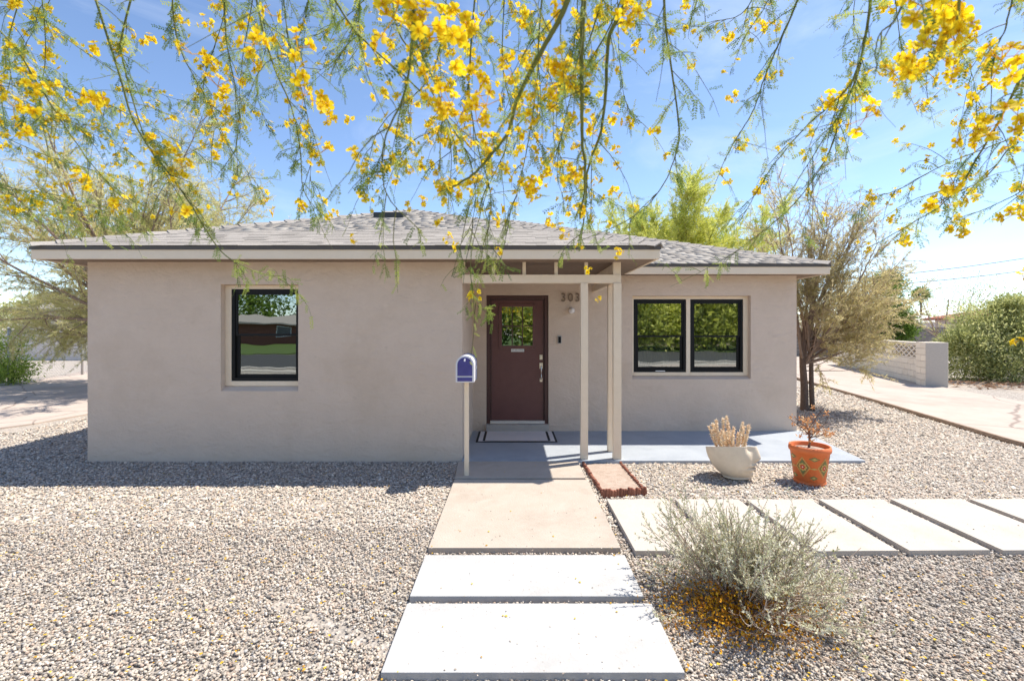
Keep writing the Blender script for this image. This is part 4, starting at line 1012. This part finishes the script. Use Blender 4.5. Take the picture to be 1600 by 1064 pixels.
# palm tree, far away
pm = empty('palm_tree', (73, 84, 0), 'tall thin fan palm far off above the grey wall', 'palm tree')
q = NB(); q.tube([(0,0,0),(.1,0,3.4),(.0,0,6.9)], [.22,.17,.15], 8); q.build('trunk', M['trunk'], pm, smooth=True)
lf = NB(); n = 1500; c = np.array([0,0,7.5]); d = rand_unit(n); d[:,2] = d[:,2]*.8+.12; d = unit(d); b = c + d*rng.uniform(.15,1.0,(n,1))
blades(lf, b, unit(d+rng.normal(0,.25,(n,3))), rng.uniform(.5,1.1,n), rng.uniform(.03,.06,n), rng.random(n)); o = lf.build('fronds', M['green_leaf'], pm); o['kind'] = 'stuff'
# far trees to close the horizon
far = [(-50,49,6,'low green tree behind the pale wall at the far left edge'),(-43,46,5,'low grey-green tree behind the pale neighbour house'),(46,58,4.5,'low tree on the skyline left of the palm, behind the grey wall'),(80,104,5.5,'faint round tree on the skyline just left of the palm'),(100,114,5,'faint round tree on the skyline right of the palm'),(48,60,4,'squat skyline tree just behind the bright green drooping tree')]
for i, (x, y, h, lb_) in enumerate(far):
    leafy('far_tree', (x, y, 0), lb_, 'tree', [((-.35*h,0,.42*h),(.4*h,.4*h,.3*h)),((.3*h,0,.5*h),(.42*h,.4*h,.34*h)),((0,0,.7*h),(.35*h,.3*h,.25*h))], 900, .5, .09, M['green_leaf'] if i % 2 else M['olea_leaf'], [([(0,0,0),(0,0,.5*h)], .2)], group='far skyline trees')
hill = NB(); xs = np.linspace(-500, 3600, 90); zs = 40*np.exp(-((xs-2650)/330)**2) + 22*np.exp(-((xs-1700)/500)**2) + rng.normal(0,1.6,90)
V = np.concatenate([np.stack([xs, np.full(90,3000.), np.full(90,-5.)],1), np.stack([xs, np.full(90,3150.), np.maximum(zs,1)],1), np.stack([xs, np.full(90,3500.), np.full(90,-5.)],1)])
i = np.arange(89); hill.add(V, np.concatenate([np.stack([i,i+1,i+91,i+90],1), np.stack([i+90,i+91,i+181,i+180],1)]), .5)
prop(hill.build('hill', noise_mat('desert_hill', (.20,.21,.25), (.27,.27,.30), .01, .95)), kind='structure')
# power lines from the back of the house to a pole outside the frame
pole = empty('utility_pole', (26.5, 18.5, 0), 'wooden utility pole carrying two power lines at the right', 'utility pole')
m = MB(); m.tube([(0,0,0),(0,0,8)], [.15,.11], 10); m.build('shaft', M['trunk'], pole, smooth=True)
for (pa, pb, lab) in [(P(1250,441,17.5), P(1755,375,20), 'upper thin black power line crossing the sky at right'), (P(1250,452,17.5), P(1755,398,20), 'lower thin black power line crossing the sky at right')]:
    pts = [pa.lerp(pb, t) - Vector((0,0,.25*4*t*(1-t))) for t in np.linspace(0,1,18)]
    m = MB(); m.tube([tuple(p) for p in pts], .013, 5)
    prop(m.build('power_line', M['black']), lab, 'power line', 'power lines at the right')

# across the street (seen in the window reflections)
brick = noise_mat('red_brick', (.16,.06,.045), (.24,.10,.07), 10, .9, .4, 40)
simple_house('street_house', (-26, -34, 0), 19, 8, 2.1, .85, brick, M['greyroof'], 'red brick house across the street reflected in the left window', [(-4,-2.6,.8,1.7),(2,3.6,.8,1.7),(6,7,.8,1.7)], rz=pi)
simple_house('street_house', (13, -25, 0), 13, 8, 2.7, 1.6, M['stucco'], M['greyroof'], 'tan house across the street reflected in the right window', [(-4,-2.6,1,2.1),(2,3.6,1,2.1)], rz=pi)
STL = ['tall broad street tree behind the brick house, reflected in the left window', 'broad street tree left of the brick house, reflected in the left window', 'spreading green street tree across the road, reflected in the door panes', 'yellow-green low tree across the road, reflected beside the door panes', 'low yellow-green street tree reflected in the left half of the right window', 'leafy green street tree reflected in the right half of the right window', 'rounded green street tree farthest right across the road']
for (x, y, h), lb_ in zip([(-17,-43,13),(-31,-43,14),(-3,-21,8),(3.5,-20,6.5),(9.5,-19.5,7),(15,-20.5,7.4),(20.5,-21,8)], STL):
    leafy('street_tree', (x, y, 0), lb_, 'tree', [((-.25*h,0,.34*h),(.36*h,.3*h,.22*h)),((.25*h,0,.36*h),(.36*h,.3*h,.24*h)),((0,0,.68*h),(.34*h,.3*h,.24*h)),((0,.1*h,.22*h),(.45*h,.3*h,.14*h))], 2200, .34, .10, M['green_leaf'] if h > 7.5 else M['lime_leaf'], [([(0,0,0),(.1,0,.25*h),(0,0,.5*h)], .25)], group='trees across the street')

# ------------------------------------------------------------------ the flowering palo verde overhead
pv = empty('flowering_tree', (3.4, -2.2, 0), 'palo verde tree with drooping green branches and yellow blossoms overhanging the front yard', 'tree')
PB = np.array(pv.location)
def loc_build(nb, name, mat, **k): return nb.build(name, mat, pv, loc=None, **k)
class LB(NB):
    def add(s, V, Q, a): NB.add(s, np.asarray(V) - PB, Q, a)
t = LB(); t.tube(spline([(3.4,-2.2,0),(3.35,-2.15,1),(3.1,-1.9,1.9),(2.7,-1.4,2.9)], 14), np.linspace(.17,.11,14), 10); t.build('trunk', M['greenbark'], pv, smooth=True)
limbs_ = [[(2.7,-1.4,2.9),(1.2,-.6,4.0),(-.4,.5,4.5),(-1.6,1.3,4.35)], [(2.7,-1.4,2.9),(1.9,-.3,4.0),(.9,.8,4.6),(-.1,1.75,4.35)], [(2.7,-1.4,2.9),(2.7,-.3,4.0),(2.5,.8,4.4),(2.3,1.75,4.2)], [(2.7,-1.4,2.9),(.3,-1.2,4.1),(-1.9,-.2,4.5),(-3.2,1.0,4.3)], [(2.7,-1.4,2.9),(3.3,-.5,3.7),(3.4,.6,4.0),(3.3,1.7,3.9)]]
LP = []
for l in limbs_:
    s = spline(l, 22); q = LB(); q.tube(s, np.linspace(.075,.022,22), 7); q.build('limb', M['greenbark'], pv, smooth=True); LP.append(s[8:])
LP = np.concatenate(LP)
# drooping branches: [(photo x, photo y) ...], depth at the start and end, radius
HB = [
 ([(140,-30),(185,110),(215,200),(285,300),(345,390),(400,425),(450,440)],1.5,1.8,.0060),
 ([(212,-30),(190,60),(192,95),(225,210),(262,275),(300,345)],1.5,1.75,.0055),
 ([(-40,10),(20,70),(60,130),(100,190),(150,260),(205,320),(240,350)],1.6,2.0,.005),
 ([(-40,85),(60,120),(110,140),(175,165),(250,205),(330,250),(400,290)],2.1,2.4,.004),
 ([(-60,130),(40,160),(120,200),(190,235),(260,290)],2.4,2.7,.004),
 ([(-60,180),(40,230),(120,260),(230,290),(330,330)],2.6,2.85,.004),
 ([(-60,270),(40,300),(130,330),(200,350)],2.6,2.8,.004),
 ([(268,-30),(272,40),(285,90),(318,150),(360,235),(410,300)],1.7,2.0,.0045),
 ([(350,-30),(352,60),(362,120),(372,190),(362,250)],1.6,1.75,.0042),
 ([(325,-40),(350,20),(318,130),(335,190),(390,280)],2.0,2.2,.004),
 ([(395,-30),(412,50),(432,110),(458,170),(472,225),(482,300),(520,335)],1.45,1.7,.0055),
 ([(440,-30),(450,60),(470,140),(482,220),(476,300)],1.7,1.9,.004),
 ([(500,-40),(545,35),(580,75),(640,130),(690,185),(705,240),(700,330)],1.3,1.6,.0055),
 ([(648,-40),(645,40),(640,100),(630,150),(607,200),(602,250),(618,300),(665,350)],1.0,1.35,.0060),
 ([(612,-40),(618,35),(640,80),(690,170),(735,250),(740,330),(712,400)],1.3,1.6,.005),
 ([(700,-40),(690,60),(665,130),(600,190),(575,250),(572,300)],1.8,2.0,.004),
 ([(745,-40),(735,90),(735,150),(750,230),(770,300),(768,380),(772,410)],1.5,1.8,.005),
 ([(790,-40),(785,100),(800,200),(760,300),(735,400),(742,470),(772,480)],1.9,2.3,.004),
 ([(900,-40),(880,20),(850,75),(810,150),(790,210),(740,270),(690,300)],1.05,1.4,.0085),
 ([(850,-40),(842,50),(838,130),(825,220),(808,300),(790,350)],1.5,1.8,.005),
 ([(915,-40),(908,50),(904,120),(900,210),(905,280),(895,340)],1.15,1.4,.0085),
 ([(950,-40),(935,20),(900,110),(830,180),(775,240),(700,280)],1.6,2.0,.0055),
 ([(1000,-40),(965,30),(950,70),(945,160),(935,220),(915,280),(910,340),(905,400)],1.25,1.6,.0072),
 ([(985,-40),(955,40),(925,95),(890,160),(870,260),(875,320)],1.6,1.9,.005),
 ([(965,-30),(968,80),(978,150),(998,197)],1.9,2.1,.0035),
 ([(1036,-40),(1040,40),(1048,100),(1060,190),(1058,230),(1035,290),(985,340),(900,375)],1.35,1.9,.0058),
 ([(1100,-40),(1085,10),(1080,60)],1.8,1.9,.003),
 ([(1195,-40),(1160,20),(1110,35),(1045,50)],1.8,1.9,.0035),
 ([(1262,-40),(1230,40),(1200,110),(1175,180),(1140,240),(1118,300)],1.5,1.9,.0055),
 ([(1215,-40),(1195,15),(1165,60),(1140,120)],1.9,2.1,.0035),
 ([(1362,-40),(1358,20),(1345,90),(1330,130),(1300,160),(1255,200),(1200,265),(1150,345)],1.25,1.9,.0065),
 ([(1345,100),(1335,130),(1310,180),(1240,290),(1215,330)],1.4,1.9,.0038),
 ([(1338,110),(1315,175),(1290,250),(1230,330),(1140,400),(1050,450)],1.6,2.3,.004),
 ([(1430,-40),(1400,30),(1375,60),(1370,120)],1.0,1.15,.005),
 ([(1500,-40),(1490,40),(1430,80),(1390,110)],.95,1.1,.0055),
 ([(1640,40),(1600,110),(1570,170),(1545,215),(1515,265),(1480,310),(1430,345),(1350,392)],1.2,1.7,.0065),
 ([(1640,170),(1590,215),(1545,275),(1500,300),(1440,330)],1.4,1.7,.004),
 ([(1660,190),(1560,225),(1470,262),(1410,295),(1360,315),(1330,345)],1.8,2.1,.0045),
 ([(1590,-40),(1570,40),(1548,90),(1540,190)],1.2,1.35,.0045),
 ([(1660,250),(1600,300),(1545,330),(1500,355)],1.5,1.7,.004),
 ([(560,-40),(560,30),(530,90),(470,130)],1.9,2.0,.0035),
 ([(100,-40),(60,30),(20,90),(-40,150)],2.5,2.6,.004),
 ([(10,-40),(80,40),(180,110),(270,150),(340,160)],2.6,2.9,.004),
 ([(660,-30),(760,60),(850,90),(960,100)],2.3,2.5,.004),
 ([(780,-30),(860,120),(870,230),(930,300),(990,330)],2.3,2.6,.0038),
 ([(700,200),(640,225),(600,300),(590,400)],2.2,2.5,.003),
 ([(600,-30),(520,40),(440,70),(340,85)],2.4,2.7,.004),
]
rs = random.Random(5)
for k in range(17):
    x = rs.choice([rs.uniform(-60,520), rs.uniform(520,1010), rs.uniform(1340,1660)]); D = rs.uniform(1.5,2.6); ln = rs.uniform(90,270); dx = rs.uniform(-.45,.45)
    HB.append(([(x,-40),(x+dx*ln*.3+rs.uniform(-12,12),ln*.3),(x+dx*ln*.65+rs.uniform(-16,16),ln*.65),(x+dx*ln*1.1,ln)], D, D+.3, .0036))
for k in range(8):
    y = rs.uniform(110,330); x1 = rs.uniform(110,300); D = rs.uniform(2.3,2.75)
    HB.append(([(-70,y-30),(10,y+rs.uniform(-12,12)),(x1*.5,y+18+rs.uniform(-12,12)),(x1,min(y+45,440))], D, D+.15, .0034))
wood = []; tw = LB(); fr_p, fr_d, fr_s, fr_v = [], [], [], []; nodes_ = []
def twig(p0, d, L_, r, nf):
    s = limb(p0, d, L_, (0,0,-1), .75, 5, .22); tw.tube(s, np.linspace(r, r*.35, len(s)), 4, rng.random())
    w = np.sort(rng.random(nf))*(len(s)-1.001); ii = w.astype(int); b = s[ii]+(s[ii+1]-s[ii])*(w-ii)[:,None]; t_ = unit(s[ii+1]-s[ii])
    fr_p.append(b); fr_d.append(unit(t_*.55 + rng.normal(0,.6,(nf,3)) + np.array([0,0,-.35]))); fr_s.append(rng.uniform(.026,.064,nf)); fr_v.append(np.clip(rng.normal(rng.uniform(.25,.75),.2,nf),0,1))
    nodes_.append(s[-1]); nodes_.append(s[2]); return s
for pts, d0, d1, r in HB:
    n = len(pts); w = [np.array(P(px, py, d0 + (d1-d0)*(i/(n-1))**1.2)) for i, (px, py) in enumerate(pts)]
    if pts[0][1] < 0 or pts[0][0] < 0 or pts[0][0] > 1600:
        dr_ = unit(w[0]-w[1])
        e = LP[np.argmin(np.linalg.norm(LP - (w[0] + dr_*.8 + np.array([0,-.35,.5])), axis=1))]
        c_ = w[0] + dr_*.45*np.linalg.norm(e-w[0]); tt = np.linspace(0,1,17)[:-1,None]
        pre = (1-tt)**2*e + 2*tt*(1-tt)*c_ + tt**2*w[0]; lead = 2
    else: lead = 0
    s = spline(w, 8*len(w))
    if lead: s = np.vstack([pre, s])
    u = np.linspace(0,1,len(s)); q = LB()
    s = s + .006*np.cumsum(rng.normal(0,.22,(len(s),3)),0)*np.clip(np.linspace(-.35,1,len(s)),0,1)[:,None]
    r *= (.9 if r > .0065 else .62); q.tube(s, r*(1.25-.95*u), 6, .5); q.build('branch', M['greenbark'], pv, smooth=True)
    Ls = np.linalg.norm(np.diff(s[lead*8:],axis=0),axis=1).sum(); nt = int(Ls/.041)
    for k in range(nt):
        j = lead*8 + int((len(s)-2-lead*8)*(k+rng.random())/nt); t_ = unit(s[j+1]-s[j]); uu = j/len(s)
        if rng.random() < .72: twig(s[j], unit(t_*.7+rng.normal(0,.62,3)), (rng.uniform(.04,.17) if rng.random() < .75 else rng.uniform(.17,.34))*(1.2-.4*uu), .0016, int(rng.integers(4,11)))
        else:
            nf = 3; fr_p.append(np.repeat(s[j][None],nf,0)); fr_d.append(unit(t_*.4+rng.normal(0,.7,(nf,3))+np.array([0,0,-.3]))); fr_s.append(rng.uniform(.03,.07,nf)); fr_v.append(rng.random(nf))
# the rest of the crown above and behind the camera
for k in range(260):
    c = LP[rng.integers(len(LP))]; p0 = c + rng.normal(0,(.7,.6,.25),3)
    if p0[1] > 1.4 or p0[2] < 1.9 + .80*max(p0[1],0): p0 = np.array([rng.uniform(-3,3.6), rng.uniform(-3.2,.4), rng.uniform(3.0,4.8)])
    if p0[1] > -.5 and p0[2] < 3.2: p0[1] -= 1.2
    if abs(p0[0]) < 2.6 and p0[1] > .2 and p0[2] < 3.4: continue
    s = twig(p0, unit(np.array([rng.normal(0,.6), rng.normal(0,.5)-.2, -.2])), rng.uniform(.5,1.0), .005, 26); nodes_.pop(); nodes_.pop()
tw.build('twigs', ramp_mat('green_twig', [(0,(.07,.075,.025)),(1,(.18,.19,.06))], .7), pv)['kind'] = 'stuff'
fp, fd, fs, fv = map(np.concatenate, (fr_p, fr_d, fr_s, fr_v)); n = len(fp)
# pinnate leaf template: a stalk with pairs of small leaflets
TV, TQ, kk = [], [], 0
NPAIR = 8
TV += [(0,-.006,0),(1,-.003,-.10),(1,.003,-.10),(0,.006,0)]; TQ.append((0,1,2,3)); kk = 4
for i in range(NPAIR):
    u = .14 + .84*i/(NPAIR-1); z = -.10*u*u; l = rng.uniform(.15,.23)*(1-.35*abs(u-.5)); w_ = .045
    for sg_ in (-1, 1):
        d = np.array([.45+rng.uniform(-.2,.2), sg_*.85, -.12+rng.uniform(-.25,.2)]); sd = np.array([.85, -sg_*.45, 0]); o_ = np.array([u, 0, z])
        TV += [tuple(o_), tuple(o_+d*l*.5+sd*w_), tuple(o_+d*l), tuple(o_+d*l*.5-sd*w_)]; TQ.append((kk, kk+1, kk+2, kk+3)); kk += 4
TV = np.array(TV); TQ = np.array(TQ)
side = unit(np.cross(fd, rand_unit(n)*.8 + np.array([0,0,1.0]))); nor = np.cross(side, fd)
V = fp[:,None,:] + fs[:,None,None]*(TV[None,:,0:1]*fd[:,None,:] + TV[None,:,1:2]*side[:,None,:] + TV[None,:,2:3]*nor[:,None,:])
Q = (TQ[None] + (np.arange(n)*len(TV))[:,None,None]).reshape(-1,4)
M['pv_leaf'] = ramp_mat('palo_verde_leaf', [(0,(.08,.15,.04)),(.5,(.25,.33,.065)),(1,(.52,.55,.13))], .65, .5)
o = mesh_np('foliage', V.reshape(-1,3) - PB, Q, M['pv_leaf'], pv, np.repeat(fv, len(TV))); o['kind'] = 'stuff'
# blossoms: clusters of five-petalled crinkled flowers
M['petal'] = ramp_mat('yellow_petal', [(0,(.74,.40,.006)),(.5,(.90,.65,.012)),(1,(.94,.76,.045))], .7, .45)
def flower(c, ax, R_, q):
    ax = unit(np.array(ax)); s = unit(np.cross(ax, rand_unit(1)[0])); t_ = np.cross(ax, s)
    for k in range(5):
        a = 2*pi*k/5 + rng.normal(0,.12); d = s*cos(a)+t_*sin(a); e = -s*sin(a)+t_*cos(a); L_ = R_*rng.uniform(.85,1.15); cup = rng.uniform(-.05,.45)
        prof = [(.06,.05,0),(.38,.26,.10),(.72,.40,.24),(.93,.30,.28),(1.02,.06,.24)]
        V = []
        for u, w_, h in prof:
            for g_ in (-1, 0, 1):
                V.append(c + d*L_*u + e*L_*w_*g_ + ax*L_*(h*(cup+.4) + (.07 if g_ else -.03) + rng.normal(0,.035)))
        Qs = [(i*3+j, i*3+j+1, (i+1)*3+j+1, (i+1)*3+j) for i in range(4) for j in range(2)]
        vv = np.repeat(np.array([.05,.45,.75,.8,.7]),3) + rng.normal(0,.1,15); q.add(np.array(V), np.array(Qs), np.clip(vv,0,1))
    for k in range(5):
        e = unit(ax + rng.normal(0,.35,3)); NBp = c + e*R_*.55; V, Qd = tube_np([c, NBp], R_*.035, 3); q.add(V, Qd, .2)
fl_me = []
for v_ in range(9):
    q = NB(); nf = [3,4,5,5,6,6,7,8,2][v_]
    for k in range(nf):
        p = rand_unit(1)[0]*np.array([1,.9,1.0])*rng.uniform(.018,.036)*(.6+.07*nf); flower(p, unit(p + np.array([0,0,.008])+rng.normal(0,.012,3)), rng.uniform(.014,.018), q); V, Qd = tube_np([np.zeros(3), p*.5, p], .0010, 3); q.add(V, Qd, .35)
    o = q.build('flower_cluster', M['petal'], pv, smooth=True); fl_me.append(o.data); bpy.data.objects.remove(o)
def cluster(w, size):
    o = bpy.data.objects.new('flower_cluster', fl_me[rng.integers(9)]); COL.objects.link(o); o.parent = pv
    o.location = Vector(w) - Vector(PB); o.rotation_euler = (rng.uniform(-.7,.7), rng.uniform(-.7,.7), rng.uniform(0,6.3)); o.scale = (size,)*3
# clusters seen in the photograph: x, y, width in photo pixels
FL = [(148,158,46),(45,128,34),(75,78,26),(50,180,40),(20,165,34),(35,205,30),(115,155,26),(205,52,16),(233,65,20),(165,45,24),(152,75,26),(120,268,22),(125,285,28),(188,320,28),(285,262,30),(270,230,26),(283,333,34),(200,218,18),(300,85,46),(320,35,20),(318,98,24),(338,8,24),(350,60,24),(365,120,36),(340,135,34),(350,165,34),(332,172,26),(350,212,22),(340,238,30),(395,70,44),(395,95,32),(380,45,30),(425,25,40),(440,75,34),(465,75,44),(470,125,40),(475,150,34),(500,160,44),(512,175,30),(470,195,24),(476,212,28),(546,188,18),(500,240,30),(515,230,20),(428,330,20),(412,306,22),(472,322,26),(505,315,22),(520,333,16),(560,255,16),(596,145,14),(545,40,20),(570,78,20),
 (615,30,60),(640,15,60),(660,40,60),(690,20,56),(700,60,56),(725,35,44),(735,55,36),(655,70,40),(590,70,36),(600,95,34),(650,100,40),(665,115,36),(720,110,48),(735,95,40),(745,120,36),(690,150,46),(705,165,46),(720,180,40),(700,130,30),(760,165,50),(745,190,40),(755,150,36),(735,210,30),(770,225,34),(670,200,24),(685,215,26),(700,212,24),(655,255,16),(640,265,18),(632,250,14),(617,280,20),(695,290,34),(710,300,30),(725,288,24),(760,250,26),(790,100,40),(800,115,36),(815,25,30),(820,90,28),(835,145,34),(805,155,30),(812,175,34),(870,10,34),(850,50,24),(848,90,28),(880,100,44),(890,125,40),(870,150,36),(905,140,24),(858,170,34),(832,182,32),(920,195,32),(935,215,26),(915,170,20),(962,165,22),(958,185,24),(982,192,24),(1022,207,26),(1020,66,12),(997,75,20),(975,40,28),(978,10,46),(1010,5,26),(940,20,30),(950,25,24),(964,235,18),(932,245,20),(840,215,20),(855,248,20),(812,235,20),(830,285,38),(850,270,30),(880,280,26),(900,275,22),(820,300,34),(790,330,30),(775,345,22),(660,315,16),(685,350,22),(712,385,18),(700,372,16),(552,373,14),(780,392,14),(742,462,22),(935,468,12),(880,365,20),(860,345,24),(890,330,22),(918,422,14),(965,395,16),(960,300,24),(940,285,20),(965,260,16),(990,325,14),(950,350,16),(905,385,12),
 (1072,8,20),(1120,45,24),(1145,55,20),(1172,45,14),(1190,40,22),(1080,100,18),(1135,62,16),(1153,95,16),(1130,115,18),(1147,150,22),(1190,120,20),(1162,228,20),(1130,268,18),(1188,292,24),(1187,325,12),(1265,205,18),(1212,40,18),(1265,302,16),(1305,155,34),(1318,165,30),(1352,185,46),(1350,130,30),(1347,145,26),(1282,157,18),(1390,12,24),(1440,10,60),(1470,20,70),(1490,12,60),(1475,45,60),(1450,70,56),(1425,95,50),(1485,55,50),(1500,60,40),(1445,110,40),(1460,105,40),(1470,90,44),(1490,105,36),(1385,108,30),(1408,85,34),(1405,135,30),(1530,45,26),(1565,95,60),(1585,88,40),(1545,108,34),(1530,140,20),(1590,130,34),(1560,130,18),(1565,190,60),(1590,180,44),(1540,195,44),(1520,205,36),(1495,225,40),(1515,230,36),(1565,240,36),(1500,190,20),(1490,285,40),(1505,280,30),(1590,290,24),(1458,325,40),(1520,310,30),(1470,318,30),(1505,355,30),(1490,355,24),(1412,370,28),(1398,343,20),(1356,386,16),(1340,378,12),(1585,335,36),(1595,325,30),(1597,430,24),(1590,533,16),(1595,5,30),(1400,300,12)]
NW = np.array(nodes_); vis = NW[:,1] > .6
NW = NW[vis]; npx = np.stack([NW[:,0]/NW[:,1]*F+800, 510-(NW[:,2]-H)/NW[:,1]*F], 1)
cnt = 0
for x, y, w_ in FL:
    near = np.linalg.norm(npx - np.array([x, y]), axis=1); near = near + np.abs(.068*F/w_ - NW[:,1])*18
    D = float(NW[np.argmin(near), 1]); D = .5*D + .5*float(np.clip(.068*F/w_, .95, 2.6)); D = min(D, 2.7)
    cluster(P(x, y, D), (w_*D/F)/.085*1.22); cnt += 1
idx = rng.permutation(len(NW))
for i in idx:
    if cnt >= 298: break
    x, y = npx[i]
    if not (-20 < x < 1620 and -60 < y < 330): continue
    if rng.random() > (.9 if (560 < x < 960 or x > 1380 or x < 120) else .35): continue
    cluster(NW[i], rng.uniform(.55,1.0)); cnt += 1
# the small ones past the first 300, as one mass
q = NB(); k = 0
for i in rng.permutation(len(NW)):
    x, y = npx[i]
    if not (-20 < x < 1620 and -60 < y < 340) or rng.random() > (.9 if (560 < x < 960 or x > 1380) else .6 if x < 330 else .22): continue
    for j in range(rng.integers(1,4)):
        p = rng.normal(0,.014,3); flower(NW[i] - PB + p, unit(p + rng.normal(0,.01,3)), rng.uniform(.009,.014), q)
    k += 1
    if k > 760: break
q.build('blossoms', M['petal'], pv, smooth=True)['kind'] = 'stuff'
